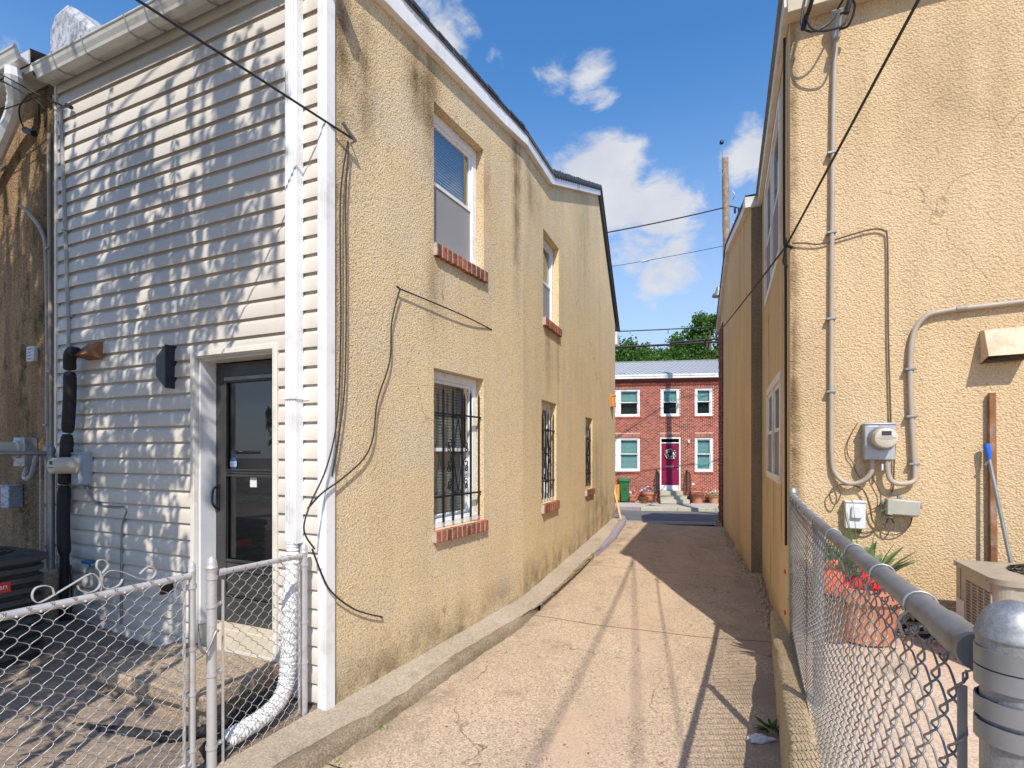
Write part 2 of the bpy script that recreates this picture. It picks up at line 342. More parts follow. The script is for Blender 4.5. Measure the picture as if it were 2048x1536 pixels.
M['beigebox'] = simple('beige_box', (.40, .385, .32), .5, var=.06)
M['whitebox'] = simple('white_box', (.66, .67, .68), .45, var=.05)
M['beige'] = simple('beige_plastic', (.58, .53, .44), .4, var=.06)
M['conduit'] = simple('conduit_tan', (.40, .34, .28), .5, var=.12)
M['conduitg'] = simple('conduit_grey', (.40, .40, .40), .5, var=.12)
M['hood'] = simple('vent_hood_paint', (.62, .50, .36), .6, var=.12, dirt=(.45, .25, .13), dsc=5, bump=.2, bs=60)
M['rust'] = simple('rusty_metal', (.24, .105, .045), .7, var=.35, sc=10, dirt=(.40, .32, .26), dsc=6, bump=.3, bs=90)
M['gold'] = simple('gold_paint', (.72, .44, .10), .35, me=.5)
M['sconce'] = simple('black_sconce', (.02, .024, .032), .35)
M['brick_sill'] = simple('red_brick', (.27, .085, .045), .85, var=.35, sc=30, per='obj', rvar=.4, bump=.5, bs=120, bd=.004, dirt=(.42, .27, .19), dsc=18)
M['mortar'] = simple('mortar', (.44, .38, .33), .9, var=.15, sc=30, bump=.4, bs=150)
M['glassdark'] = None
def glass(name, tr, gl=.04, rf=.32):
    g = G(name); fr = g.n('ShaderNodeFresnel'); fr.inputs[0].default_value = 1.5
    t = g.n('ShaderNodeBsdfTransparent'); t.inputs[0].default_value = (*tr, 1); gg = g.n('ShaderNodeBsdfGlossy'); gg.inputs['Roughness'].default_value = gl; gg.inputs['Color'].default_value = (.9, .9, .9, 1)
    m = g.n('ShaderNodeMixShader'); g.l(g.math('ADD', g.math('MULTIPLY', fr.outputs[0], rf), .02), m.inputs[0]); g.l(t.outputs[0], m.inputs[1]); g.l(gg.outputs[0], m.inputs[2]); g.l(m.outputs[0], g.out.inputs[0]); return g.m
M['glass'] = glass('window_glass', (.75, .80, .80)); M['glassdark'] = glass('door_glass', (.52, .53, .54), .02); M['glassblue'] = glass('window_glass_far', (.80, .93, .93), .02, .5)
g = G('insect_screen'); t = g.n('ShaderNodeBsdfTransparent'); m = g.n('ShaderNodeMixShader'); m.inputs[0].default_value = .62; g.b.inputs['Base Color'].default_value = (.36, .36, .37, 1); g.b.inputs['Roughness'].default_value = .8
g.l(t.outputs[0], m.inputs[1]); g.l(g.b.outputs[0], m.inputs[2]); g.l(m.outputs[0], g.out.inputs[0]); M['screen'] = g.m
M['blind'] = simple('blind_slat', (.84, .84, .82), .5, var=.05)
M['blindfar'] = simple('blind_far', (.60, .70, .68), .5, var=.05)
M['roomdark'] = simple('dark_room', (.06, .055, .05), .9)  # dark colour standing in for the unlit rooms behind the glass
M['shingle'] = simple('roof_shingle', (.10, .10, .11), .9, var=.3, sc=12, bump=.5, bs=60)
M['darktrim'] = simple('dark_roof_edge', (.05, .055, .07), .6, var=.2)
M['alley'] = concrete('alley_concrete', (.50, .385, .275), (.42, .32, .225), .34, tint=(.54, .40, .27))
M['strip'] = concrete('sidewalk_concrete', (.44, .375, .295), (.35, .285, .21), .22, cr=False)
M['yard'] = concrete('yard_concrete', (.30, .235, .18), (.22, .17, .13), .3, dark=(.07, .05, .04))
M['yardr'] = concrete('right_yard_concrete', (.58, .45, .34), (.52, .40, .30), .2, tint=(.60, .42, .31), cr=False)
M['wallconc'] = concrete('retaining_concrete', (.48, .37, .23), (.40, .30, .18), .25, cr=False)
M['kerb'] = concrete('kerb_stone', (.33, .26, .18), (.20, .155, .105), .3, cr=False, dark=(.08, .055, .035))
g = G('kerb_purple'); c = g.mix(g.map(g.noise(7, 6, .7), .42, .55), (.34, .27, .20), (.27, .245, .36)); g.col(g.mul(c, g.map(g.noise(60, 3), .3, .7, .75, 1.2))); g.rough(.85); g.bump(g.noise(40, 4), .5, .006); M['kerbp'] = g.m
M['step'] = concrete('step_concrete', (.40, .31, .22), (.30, .23, .16), .4, cr=False)
M['sillblock'] = simple('cream_block', (.60, .52, .40), .8, var=.1, dirt=(.42, .35, .26), dsc=4, bump=.3, bs=60)
M['asphalt'] = simple('asphalt', (.13, .127, .124), .9, var=.25, sc=2.5, bump=.5, bs=150, dirt=(.19, .18, .17), dsc=1.5)
M['apron'] = concrete('street_apron', (.36, .33, .29), (.28, .25, .22), .3)
M['farwalk'] = concrete('far_sidewalk', (.46, .42, .36), (.40, .36, .31), .25)
M['ground'] = simple('ground_paving', (.22, .19, .155), .95, var=.3, sc=.6)
M['terra'] = simple('terracotta', (.50, .20, .11), .8, var=.15, sc=8, dirt=(.58, .36, .26), dsc=9, bump=.2, bs=70)
M['terral'] = simple('terracotta_pale', (.56, .29, .17), .8, var=.15, sc=8, dirt=(.60, .42, .32), dsc=9)
M['potbrown'] = simple('brown_glaze', (.16, .075, .03), .35, var=.2)
M['soil'] = simple('potting_soil', (.06, .04, .025), .95, var=.3, bump=.6, bs=60)
M['brickred'] = simple('facade_brick', (.36, .085, .052), .85, var=.2, sc=20, per='isl', rvar=.38, bump=.4, bs=120)
M['brickdark'] = simple('facade_brick_dark', (.20, .055, .033), .85, var=.2, sc=20, per='isl', rvar=.35)
M['mortarr'] = simple('facade_mortar', (.66, .48, .40), .9, var=.1)
M['maroon'] = simple('maroon_door', (.24, .014, .055), .35, var=.08)
M['roofgrey'] = simple('grey_metal_roof', (.40, .41, .42), .5, var=.1, dirt=(.38, .38, .38))
M['stone'] = concrete('marble_step', (.50, .47, .38), (.42, .39, .30), .2, cr=False)
M['binkeen'] = simple('green_plastic', (.025, .14, .05), .45, var=.12)
M['orange'] = simple('orange_wood', (.62, .25, .05), .6, var=.2, sc=14)
M['wood'] = simple('pale_wood', (.62, .43, .22), .65, var=.2, sc=12)
M['pole'] = simple('weathered_pole', (.30, .21, .15), .9, var=.35, sc=9, bump=.5, bs=40, dirt=(.45, .38, .31), dsc=7)
M['bark'] = simple('bark', (.16, .12, .09), .95, var=.3, sc=10, bump=.8, bs=25, bd=.02)
M['acblack'] = simple('condenser_charcoal', (.045, .047, .050), .55, var=.15, dirt=(.10, .09, .08), dsc=5)
M['actan'] = simple('condenser_tan', (.40, .35, .28), .45, me=.15, var=.08, dirt=(.30, .24, .18), dsc=5)
M['acdark'] = simple('condenser_fins', (.03, .028, .026), .7, var=.3)
M['red'] = simple('red_plastic', (.72, .035, .02), .35, var=.15)
M['redor'] = simple('orange_red_plastic', (.80, .13, .05), .5, var=.15)
M['blue'] = simple('blue_plastic', (.02, .12, .60), .4)
M['bluef'] = simple('blue_tap', (.03, .14, .30), .4)
M['redbadge'] = simple('red_badge', (.55, .03, .03), .35)
g = G('aluminium_coated_chimney'); e = g.noise(9, 8, .75, g.scl((1, 1, .7)), .8); v = g.noise(3.0, 6, .7); g.col(g.mix(g.map(e, .46, .60, 0, .85), g.mix(g.map(v, .35, .65), (.46, .47, .50), (.60, .60, .62)), (.16, .16, .17))); g.rough(.6); g.b.inputs['Metallic'].default_value = .25; g.bump(e, .8, .03); M['chimney'] = g.m
M['paper'] = simple('paper', (.70, .68, .66), .8)
M['stblue'] = simple('sticker_blue', (.03, .14, .40), .4); M['pink'] = simple('pink_petals', (.72, .40, .60), .7, per='isl', rvar=.3); M['whitefl'] = simple('white_petals', (.80, .78, .70), .7, per='isl', rvar=.2)
def leaf(name, c, c2, tr=.35):
    g = G(name); col = g.mix(island(g), c, c2); g.col(col); g.rough(.55); g.b.inputs['Specular IOR Level'].default_value = .35
    t = g.n('ShaderNodeBsdfTranslucent'); g.l(g.mul(col, 1.6), t.inputs[0]); m = g.n('ShaderNodeMixShader'); m.inputs[0].default_value = tr
    g.l(g.b.outputs[0], m.inputs[1]); g.l(t.outputs[0], m.inputs[2]); g.l(m.outputs[0], g.out.inputs[0]); return g.m
M['leaf'] = leaf('leaf_green', (.035, .10, .016), (.12, .23, .04)); M['leafd'] = leaf('leaf_shade_tree', (.03, .08, .015), (.07, .15, .03), .2)
M['leafp'] = leaf('leaf_pot', (.12, .20, .08), (.24, .34, .17)); M['grass'] = leaf('grass_blade', (.10, .20, .03), (.22, .32, .06))

def pixp(F, s, z, n=0.0): return F.p(s, n, z)

# ================================================================== THE SETTING
def sheet(name, F, ss, ns, zf, mat, parent=None, kind='structure'):
    b = MB(); k = len(ns)
    vs = [F.p(s, n, zf(s, n)) for s in ss for n in ns]
    fs = [(i*k+j, (i+1)*k+j, (i+1)*k+j+1, i*k+j+1) for i in range(len(ss)-1) for j in range(k-1)]
    b.add(vs, fs); return b.build(name, mat, parent, smooth=60, kind=kind)
def lin(a, b, n): return [a+(b-a)*i/n for i in range(n+1)]

b = MB(); b.quad((-200, -120, -.75), (200, -120, -.75), (200, 300, -.75), (-200, 300, -.75)); b.build('ground', M['ground'], kind='structure')

# alley: concrete slabs with open joints between them
AL = Fr((0, 0), (.398, .917), -1)                   # s up the alley, n to the right
LX = ([-9, 0, 3.0, 3.5, 4.23, 5.19, 5.9, 8.05, 9.77, 11.58, 13], [-6.9, -2.6, -1.09, -.83, -.474, .05, .348, 1.22, 1.961, 2.57, 2.9])
alley = bpy.data.objects.new('alley', None); C.objects.link(alley); alley['kind'] = 'structure'; WM['alley'] = Matrix.Identity(4)
def alz(s, n):
    q = AL.p(s, n, 0); y = q.y; c = (q.x-ip(y, *LX))/2.7
    return zg(y)+.075*max(0, min(1.3, c))-.030*max(0, 1-((c-.5)/.42)**2)+.004*math.sin(q.x*3.1+q.y*2)+.004*math.sin(q.y*5-q.x*4)
edges = [-9, -4.1, -.6, 2.35, 5.27, 7.68, 9.8, 11.75]
for i in range(len(edges)-1):
    a, c = edges[i]+.006, edges[i+1]-.006
    sheet('slab', AL, lin(a, c, max(4, int((c-a)/.16))), lin(-2.6, 1.9, 28), lambda s, n: alz(s, n), M['alley'], alley, None)
b = MB(); b.quad(AL.p(-9, -2.6, -.45), AL.p(11.6, -2.6, -.02), AL.p(11.6, 1.9, .04), AL.p(-9, 1.9, -.42)); b.build('joint_bed', M['ground'], alley)

# raised strip between kerb and house, kerb of long stones
INX = ([-9, 0, 2.975, 3.54, 3.97, 4.39, 4.78, 5.69, 7.5, 8.3, 9.8, 11.6], [-7.15, -2.82, -1.285, -.93, -.715, -.53, -.30, .245, 1.0, 1.29, 1.83, 2.42])
WX = ([-9, 3.52, 6.09, 11.95], [-8.0, -1.26, .13, 2.30])
ys = lin(-6, 11.72, 90); b = MB(); vs = []
for y in ys:
    xo = ip(y, *INX)+.03; xw = ip(y, *WX)-.05
    for j in range(7):
        x = xw+(xo-xw)*j/6; vs.append((x, y, zg(y)+.064+.022*(1-j/6)+.004*math.sin(y*4+x*9)))
b.add(vs, [(i*7+j, i*7+j+1, (i+1)*7+j+1, (i+1)*7+j) for i in range(len(ys)-1) for j in range(6)])
b.build('sidewalk_strip', M['strip'], smooth=60, kind='structure')
kerb = bpy.data.objects.new('kerb', None); C.objects.link(kerb); kerb['kind'] = 'structure'; WM['kerb'] = Matrix.Identity(4)
cuts = [-6, -2.2, 1.2, 3.42, 4.35, 5.78, 7.2, 8.35, 9.9, 11.35]
rk = random.Random(3)
for i in range(len(cuts)-1):
    y0, y1 = cuts[i]+.004, cuts[i+1]-.004; n = max(6, int((y1-y0)/.07)); b = MB(); vs = []; dz = rk.uniform(-.008, .012); dx = rk.uniform(-.012, .012)
    for k in range(n+1):
        y = y0+(y1-y0)*k/n; xo = ip(y, *LX)+dx; xi = ip(y, *INX)+dx*.5; zb = zg(y)
        jg = lambda a: rk.uniform(-a, a); e = .03 if k in (0, n) else 0
        zt = zb+.082+dz-e*.3
        vs += [(xi+.004, y, zb-.1), (xi+jg(.010)+.004, y, zt-.012+jg(.004)), (xi+.03+jg(.012), y, zt+jg(.006)), (xi+(xo-xi)*.6+jg(.01), y, zt+jg(.007)),
               (xo-.028+jg(.010), y, zt-.010+jg(.008)), (xo-.008+jg(.012), y, zt-.045+jg(.012)), (xo+jg(.012), y, zb-.02)]
    m = 7; fs = [(k*m+j, (k+1)*m+j, (k+1)*m+j+1, k*m+j+1) for k in range(n) for j in range(m-1)]+[tuple(range(m)), tuple(range(n*m+m-1, n*m-1, -1))]
    b.add(vs, fs); b.build('kerb_stone', M['kerbp'] if i >= 7 else M['kerb'], kerb, smooth=50)
# kerb return round the corner at the street
pts = [(2.36, 11.36), (2.50, 11.62), (2.54, 11.9), (2.47, 12.2), (2.28, 12.45)]
b = MB(); b.tube([(x, y, zg(y)+.03) for x, y in spline([(*p, 0) for p in pts], 4) for x, y in [(x, y)]] if False else [(p.x, p.y, zg(p.y)+.035) for p in spline([(*q, 0) for q in pts], 5)], .07, 6); b.build('kerb_stone', M['kerbp'], kerb, smooth=50)

# left yard
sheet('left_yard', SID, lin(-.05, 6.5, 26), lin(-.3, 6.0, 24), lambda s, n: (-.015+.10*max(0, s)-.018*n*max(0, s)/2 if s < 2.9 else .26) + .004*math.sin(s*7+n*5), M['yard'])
# right yard
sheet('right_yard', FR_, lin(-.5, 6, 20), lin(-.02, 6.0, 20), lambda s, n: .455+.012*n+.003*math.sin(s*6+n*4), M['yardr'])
# street, far pavement
def stz(s, n): return ip(n, [2.2, 3.0, 5.5, 8.9, 10.4], [-.30, -.24, -.08, .15, .19])
sheet('street', RED, lin(-26, 26, 40), lin(2.15, 7.7, 14), lambda s, n: stz(s, n)+.006*math.sin(s*1.7+n), M['asphalt'])
sheet('street_apron', RED, lin(-26, 26, 40), lin(7.68, 8.75, 6), lambda s, n: stz(s, n)+.006+.012*math.sin(min(1, (n-7.68)/1.0)*3.14), M['apron'])
b = MB(); b.box(RED, -26, 26, -.4, 2.0, -.9, -.185); b.build('far_sidewalk', M['farwalk'], kind='structure', bev=.01)
fk = bpy.data.objects.new('far_kerb', None); C.objects.link(fk); fk['kind'] = 'structure'; WM['far_kerb'] = Matrix.Identity(4)
for i in range(14):
    b = MB(); s0 = -8+i*1.25; b.box(RED, s0, s0+1.235, 2.0, 2.17, -.9, -.18); b.build('kerb_stone', M['kerbp'] if 4 <= i <= 6 else M['stone'], fk, bev=.012)

# ================================================================== BUILDING HELPERS
def wall(F, s0, s1, zb, top, holes, mat, name, parent, rev=.16, n0=0.0):
    br = {s0, s1}|{q for q, _ in top if s0 < q < s1}
    for h in holes: br |= {h[0], h[1]}
    br = sorted(br); tx = [q for q, _ in top]; tz = [z for _, z in top]; zt = lambda q: ip(q, tx, tz); b = MB()
    for a, c in zip(br, br[1:]):
        hs = sorted([(h[2], h[3]) for h in holes if h[0] <= a+1e-6 and h[1] >= c-1e-6]); z = zb
        for l, u in hs:
            if l > z+1e-6: b.quad(F.p(a, n0, z), F.p(c, n0, z), F.p(c, n0, l), F.p(a, n0, l))
            z = u
        b.quad(F.p(a, n0, z), F.p(c, n0, z), F.p(c, n0, zt(c)), F.p(a, n0, zt(a)))
    for (a, c, l, u) in [h[:4] for h in holes]:
        q = [(a, l), (c, l), (c, u), (a, u)]
        for i in range(4):
            (x0, y0), (x1, y1) = q[i], q[(i+1) % 4]
            b.quad(F.p(x0, n0, y0), F.p(x1, n0, y1), F.p(x1, n0-rev, y1), F.p(x0, n0-rev, y0))
    return b.build(name, mat, parent, smooth=0)
def ring(b, F, s0, s1, n0, n1, z0, z1, wl_, wr=None, wb=None, wt_=None):  # four butted bars round an opening
    wr = wl_ if wr is None else wr; wb = wl_ if wb is None else wb; wt_ = wl_ if wt_ is None else wt_
    b.box(F, s0, s0+wl_, n0, n1, z0, z1); b.box(F, s1-wr, s1, n0, n1, z0, z1)
    b.box(F, s0+wl_, s1-wr, n0, n1, z0, z0+wb); b.box(F, s0+wl_, s1-wr, n0, n1, z1-wt_, z1); return b
def window(house, F, s0, s1, z0, z1, rec, fm='white', gl='glass', blind='blind', screen=False, casew=.05, slat=.03, split=.5, upb=True):
    b = MB(); ring(b, F, s0+.002, s1-.002, -rec-.07, -rec+.012, z0+.002, z1-.002, casew)
    b.box(F, s0+.002, s1-.002, -rec+.012, -rec+.035, z0+.002, z0+casew*.8)
    wd = b.build('window', M[fm], house, bev=.004)
    a, c = s0+casew, s1-casew; l, u = z0+casew, z1-casew; m = l+(u-l)*split
    b = MB(); ring(b, F, a+.001, c-.001, -rec-.038, -rec-.008, m-.02, u-.001, .032); b.build('upper_sash', M[fm], wd, bev=.003)
    b = MB(); ring(b, F, a+.001, c-.001, -rec-.068, -rec-.040, l+.001, m+.02, .034); b.build('lower_sash', M[fm], wd, bev=.003)
    b = MB(); b.box(F, a+.034, c-.034, -rec-.026, -rec-.022, m+.013, u-.034); b.build('pane', M[gl], wd, smooth=0)
    b = MB(); b.box(F, a+.036, c-.036, -rec-.057, -rec-.053, l+.036, m-.015); b.build('pane', M[gl], wd, smooth=0)
    if screen:
        b = MB(); b.box(F, a+.004, c-.004, -rec-.020, -rec-.018, l+.004, m-.025); b.build('insect_screen', M['screen'], wd, smooth=0)
    b = MB(); z = l+.02 if upb else m
    while z < u-.02:
        b.quad(F.p(a+.02, -rec-.092, z), F.p(c-.02, -rec-.092, z), F.p(c-.02, -rec-.108, z+slat*.93), F.p(a+.02, -rec-.108, z+slat*.93)); z += slat
    o = b.build('blind', M[blind], wd, smooth=0); o['kind'] = 'stuff'
    b = MB(); b.box(F, s0-.02, s1+.02, -rec-.45, -rec-.16, z0-.05, z1+.05); b.build('dark_backing', M['roomdark'], wd, smooth=0)
    return wd
bm_cache = {}
def brickmesh(lx, ly, lz):
    k = (lx, ly, lz)
    if k not in bm_cache:
        b = MB(); e = .004
        b.hexa([Vector((x*lx/2, y*ly/2, z*lz/2)) for z in (-1, 1) for x, y in ((-1, -1), (1, -1), (1, 1), (-1, 1))]); bm_cache[k] = b.mesh('brick', 0)
    return bm_cache[k]
def fmat(F, s, n, z, ry=0):
    p = F.p(s, n, z); return Matrix(((F.t.x, F.n.x, 0, p.x), (F.t.y, F.n.y, 0, p.y), (0, 0, 1, p.z), (0, 0, 0, 1)))@Matrix.Rotation(ry, 4, 'Y')
def brick_sill(house, F, s0, s1, z0, z1, out=.045, deep=.10, num=11):
    b = MB(); b.box(F, s0+.003, s1-.003, -deep+.01, out-.006, z0+.003, z1-.004); sl = b.build('sill', M['mortar'], house)
    wdt = (s1-s0)/num; r = random.Random(int(s0*1000+z0*77))
    for i in range(num):
        o = put('brick', brickmesh(round(wdt-.014-.004*((i*7)%3)/2, 4), deep+out, round(z1-z0, 4)), M['brick_sill'], sl,
                fmat(F, s0+wdt*(i+.5), (out-deep)/2+r.uniform(-.003, .003), (z0+z1)/2+r.uniform(-.003, .003), r.uniform(-.012, .012)), bev=.005)
def scroll(c, r, a0, a1, n, F, nn, shrink=.75):
    return [F.p(c[0]+math.cos(a0+(a1-a0)*i/n)*r*(1-shrink*i/n), nn, c[1]+math.sin(a0+(a1-a0)*i/n)*r*(1-shrink*i/n)) for i in range(n+1)]
def grille(house, F, s0, s1, z0, z1, nn=-.035, nb=6):
    g_ = MB(); g_.box(F, s0, s1, nn-.012, nn+.012, z1-.24, z1-.225); root = g_.build('window_grille', M['black'], house)
    g_ = MB(); g_.box(F, s0, s1, nn-.012, nn+.012, z0+.16, z0+.175); g_.build('crossbar', M['black'], root)
    for i in range(nb):
        s = s0+.03+(s1-s0-.06)*i/(nb-1); b = MB(); q = .0075
        b.box(F, s-q, s+q, nn-q, nn+q, z0-.07, z1-.03)
        b.add([F.p(s-q, nn-q, z1-.03), F.p(s+q, nn-q, z1-.03), F.p(s+q, nn+q, z1-.03), F.p(s-q, nn+q, z1-.03), F.p(s, nn, z1+.03)], ((0, 1, 4), (1, 2, 4), (2, 3, 4), (3, 0, 4)))
        b.build('bar', M['black'], root)
    c = (s0+s1)/2-.02; m = (z0+z1)/2-.03; hh = (z1-z0)*.30; nf = nn+.02
    b = MB(); wv = Vector((F.n.x, F.n.y, 0))
    for sg in (-1, 1):
        P = lambda ds, dz: F.p(c+sg*ds, nf, m+dz)
        b.strip([P(.0, hh), P(.055, hh*.35), P(.075, hh*.12), P(.03, 0)], wv, .010, .006)
        b.strip([P(.0, -hh), P(.055, -hh*.35), P(.078, -hh*.10), P(.05, .03), P(.02, 0.02)], wv, .010, .006)
        for dz, rr in ((.10, .045), (-.08, .05), (-.26, .04)):
            cc = (c+sg*.135, m+dz)
            b.strip(scroll(cc, rr, R(90), R(90+sg*430), 16, F, nf), wv, .010, .006)
            b.strip(scroll((cc[0]+sg*.005, cc[1]-rr*1.1), rr*.7, R(90), R(90-sg*400), 14, F, nf), wv, .010, .006)
        b.strip(scroll((c+sg*.03, m+hh+.02), .028, R(-90), R(-90+sg*380), 12, F, nf), wv, .010, .006)
        b.strip(scroll((c+sg*.03, m-hh-.02), .028, R(90), R(90-sg*380), 12, F, nf), wv, .010, .006)
    b.build('scrollwork', M['black'], root)
    return root

# ================================================================== LEFT HOUSE
lh = thing('stucco_house', 'two-storey tan stucco house with white siding on its rear, left of the alley', 'house', (-1.254, 3.52, 0))
P1 = 2.92
top1 = [(-.02, 5.16), (.43, 5.17), (P1, 5.33)]
top2 = [(0, 5.33), (1.0, 5.40), (4.32, 6.78), (6.30, 4.66)]
H1 = [(1.19, 2.03, 1.05, 2.49), (1.19, 2.03, 3.585, 4.84)]
H2 = [(.70, 1.40, 1.06, 2.43), (.77, 1.53, 3.52, 4.69), (3.25, 3.83, 1.07, 2.36)]
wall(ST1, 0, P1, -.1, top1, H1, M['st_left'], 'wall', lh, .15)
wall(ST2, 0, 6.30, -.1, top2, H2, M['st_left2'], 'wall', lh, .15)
for h in H1: window(lh, ST1, h[0], h[1], h[2], h[3], .10, screen=(h[2] > 3), casew=.075, slat=.028)
for h in H2: window(lh, ST2, h[0], h[1], h[2], h[3], .10, screen=(h[2] > 3), casew=.07, slat=.028)
brick_sill(lh, ST1, 1.17, 2.06, .945, 1.048, num=11); brick_sill(lh, ST1, 1.18, 2.06, 3.475, 3.583, num=11)
brick_sill(lh, ST2, .69, 1.42, .94, 1.058, num=8); brick_sill(lh, ST2, .75, 1.56, 3.41, 3.518, num=9); brick_sill(lh, ST2, 3.2, 3.86, .965, 1.068, num=7)
for F, h in ((ST1, H1[0]), (ST2, H2[0]), (ST2, H2[2])): grille(lh, F, h[0]+.005, h[1]-.01, h[2]+.12, h[3]-.16)
# rear wall behind the siding, front wall, party wall, roof
b = MB(); d0 = (.472, 1.29, .26, 2.48)
wall(SID, 0, 3.28, -.1, [(0, 5.2), (3.28, 5.2)], [d0], M['trim'], 'rear_wall', lh, .25, -.012)
back = Vector((-.9191*3.28, .394*3.28, 0)); c0 = SID.p(0, 0, 0); c1 = ST2.p(0, 0, 0); c2 = ST2.p(6.3, 0, 0)
b = MB(); b.quad(c2+Vector((0, 0, -.1)), c2+back+Vector((0, 0, -.1)), c2+back+Vector((0, 0, 4.6)), c2+Vector((0, 0, 4.6)))
q = [c0, c1, c2]; b.quad(*(p+back+Vector((0, 0, z)) for p, z in ((c0, -.1), (c1, -.1), (c1, 5.3), (c0, 5.15)))); pk = ST2.p(4.32, 0, 0)
b.add([p+back+Vector((0, 0, z)) for p, z in ((c1, -.1), (c2, -.1), (c2, 4.65), (pk, 6.75), (c1, 5.3))], ((0, 1, 2, 3, 4),)); b.build('plain_wall', M['st_dark'], lh, smooth=0)
line = [(ST1, -.10, 5.235), (ST1, .43, 5.36), (ST1, P1, 5.46), (ST2, 1.0, 5.53), (ST2, 4.34, 6.93), (ST2, 6.55, 4.60)]
b = MB(); vs = []
for F, s, z in line: vs += [F.p(s, .075, z-.03), F.p(s, .075, z+.012), F.p(s, .075, z-.03)+back*1.05, F.p(s, .075, z+.012)+back*1.05]
for i in range(len(line)-1):
    a = i*4; c = a+4; b.add([vs[a], vs[a+1], vs[a+2], vs[a+3], vs[c], vs[c+1], vs[c+2], vs[c+3]], ((0, 4, 5, 1), (2, 3, 7, 6), (1, 5, 7, 3), (0, 2, 6, 4)))
b.build('roof', M['shingle'], lh, smooth=0)
def fascia(pts, mat, n0, n1, name='fascia'):
    for (F, s0, l0, h0), (G_, s1, l1, h1) in zip(pts, pts[1:]):
        b = MB(); b.hexa([F.p(s0, n0, l0), G_.p(s1, n0, l1), G_.p(s1, n1, l1), F.p(s0, n1, l0), F.p(s0, n0, h0), G_.p(s1, n0, h1), G_.p(s1, n1, h1), F.p(s0, n1, h0)])
        b.build(name, M[mat], lh)
fascia([(ST1, -.20, 5.10, 5.26), (ST1, .43, 5.165, 5.33), (ST1, 2.4, 5.275, 5.43)], 'white', -.01, .062)
fascia([(ST1, 2.404, 5.277, 5.43), (ST1, P1, 5.325, 5.45)], 'white', -.01, .064)
fascia([(ST2, .0, 5.325, 5.45), (ST2, .985, 5.365, 5.495)], 'white', -.012, .06)
fascia([(ST2, .99, 5.365, 5.50), (ST2, 4.30, 6.74, 6.87)], 'white', -.012, .058)
fascia([(ST2, 4.34, 6.76, 6.90), (ST2, 6.5, 4.56, 4.66)], 'darktrim', -.012, .05)
b = MB(); b.box(ST2, 6.31, 6.52, -.9, .045, 4.22, 4.52); b.build('front_gutter', M['white'], lh, bev=.01)
for i in range(26):                                 # ragged shingle ends above the fascia
    s = -.15+i*.118; b = MB(); z = ip(s, [-.2, .43, P1], [5.265, 5.345, 5.455]); b.box(ST1, s, s+.105, .05, .085+random.uniform(-.006, .006), z+.004, z+.022+random.uniform(0, .014)); b.build('shingle', M['darktrim'], lh)
for i in range(24):
    s = 1.05+i*.137; b = MB(); z = ip(s, [1.0, 4.34], [5.51, 6.90]); b.box(ST2, s, s+.12, .045, .08, z-.005, z+.05+random.uniform(0, .012)); b.build('shingle', M['darktrim'], lh)

# siding: every course is a plank of its own (dutch lap profile)
PC = .1278; Z0 = .039
def plank(j, s0, s1, ext=0):
    zb = Z0+PC*j; z1 = zb+PC
    prof = [(.002, z1+.013), (.002, z1-.007), (.0195, z1-.038), (.0228, z1-.045), (.0240, zb+.008), (.0240, zb), (.0205, zb), (.0205, zb+.014), (.002, zb+.014)]
    b = MB(); n = 4; k = len(prof); vs = []
    for i in range(n+1):
        s = s0+(s1-s0)*i/n; wv = .0012*math.sin(s*5+j*1.7)
        vs += [SID.p(s, a+(wv if 0 < q < k-1 else 0), z) for q, (a, z) in enumerate(prof)]
    fs = [(i*k+q, i*k+q+1, (i+1)*k+q+1, (i+1)*k+q) for i in range(n) for q in range(k-1)]+[tuple(range(k)), tuple(range(n*k+k-1, n*k-1, -1))]
    b.add(vs, fs); b.build('siding_plank', M['siding'], lh, smooth=25)
for j in range(0, 40):
    zb = Z0+PC*j; zt = zb+PC
    if zt > 5.17: break
    lo = .10+.105*2.0
    sl = 3.155
    if zb < .70: sl = 2.925
    if zt <= 2.51: 
        plank(j, .066, .428)
        if sl > 1.36: plank(j, 1.336, sl)
    else: plank(j, .066, sl)
b = MB(); b.box(SID, -.014, .064, .0, .027, -.02, 5.12); b.box(SID, .002, .022, .027, .033, -.02, 5.12); b.box(ST1, -.028, .052, -.002, .018, -.02, 5.12); b.build('corner_trim', M['white'], lh, bev=.003)
b = MB(); b.box(SID, 3.157, 3.19, 0, .032, .70, 5.14); b.build('corner_trim', M['trim'], lh, bev=.003)
# eaves: frieze, soffit, gutter with straps
b = MB(); b.box(SID, .0, 3.2, .002, .03, 5.115, 5.20); b.build('frieze_board', M['trim'], lh, bev=.003)
b = MB(); b.box(SID, -.2, 3.2, .03, .094, 5.10, 5.115); b.build('soffit', M['gutter'], lh)
b = MB(); vs = []; prof = [(.095, 5.21), (.095, 5.085), (.10, 5.075), (.165, 5.075), (.172, 5.10), (.190, 5.135), (.198, 5.165), (.206, 5.170), (.206, 5.186), (.198, 5.186), (.192, 5.170), (.160, 5.10), (.105, 5.09), (.10, 5.21)]
for s in (-.22, 3.17): vs += [SID.p(s, n, z) for n, z in prof]
k = len(prof); b.add(vs, [(i, (i+1) % k, (i+1) % k+k, i+k) for i in range(k)]+[tuple(range(k)), tuple(range(2*k-1, k-1, -1))]); gt = b.build('gutter', M['gutter'], lh, smooth=0, bev=.003)
for s in (.35, .75, 1.02, 1.44, 1.62, 1.86, 2.43, 2.86):
    b = MB(); b.strip([SID.p(s, n, z) for n, z in ((.10, 5.19), (.17, 5.20), (.211, 5.190), (.202, 5.160), (.192, 5.130), (.176, 5.095), (.168, 5.070), (.10, 5.070), (.03, 5.098))], (SID.t.x, SID.t.y, 0), .013, .004); b.build('gutter_strap', M['galvw'], gt)
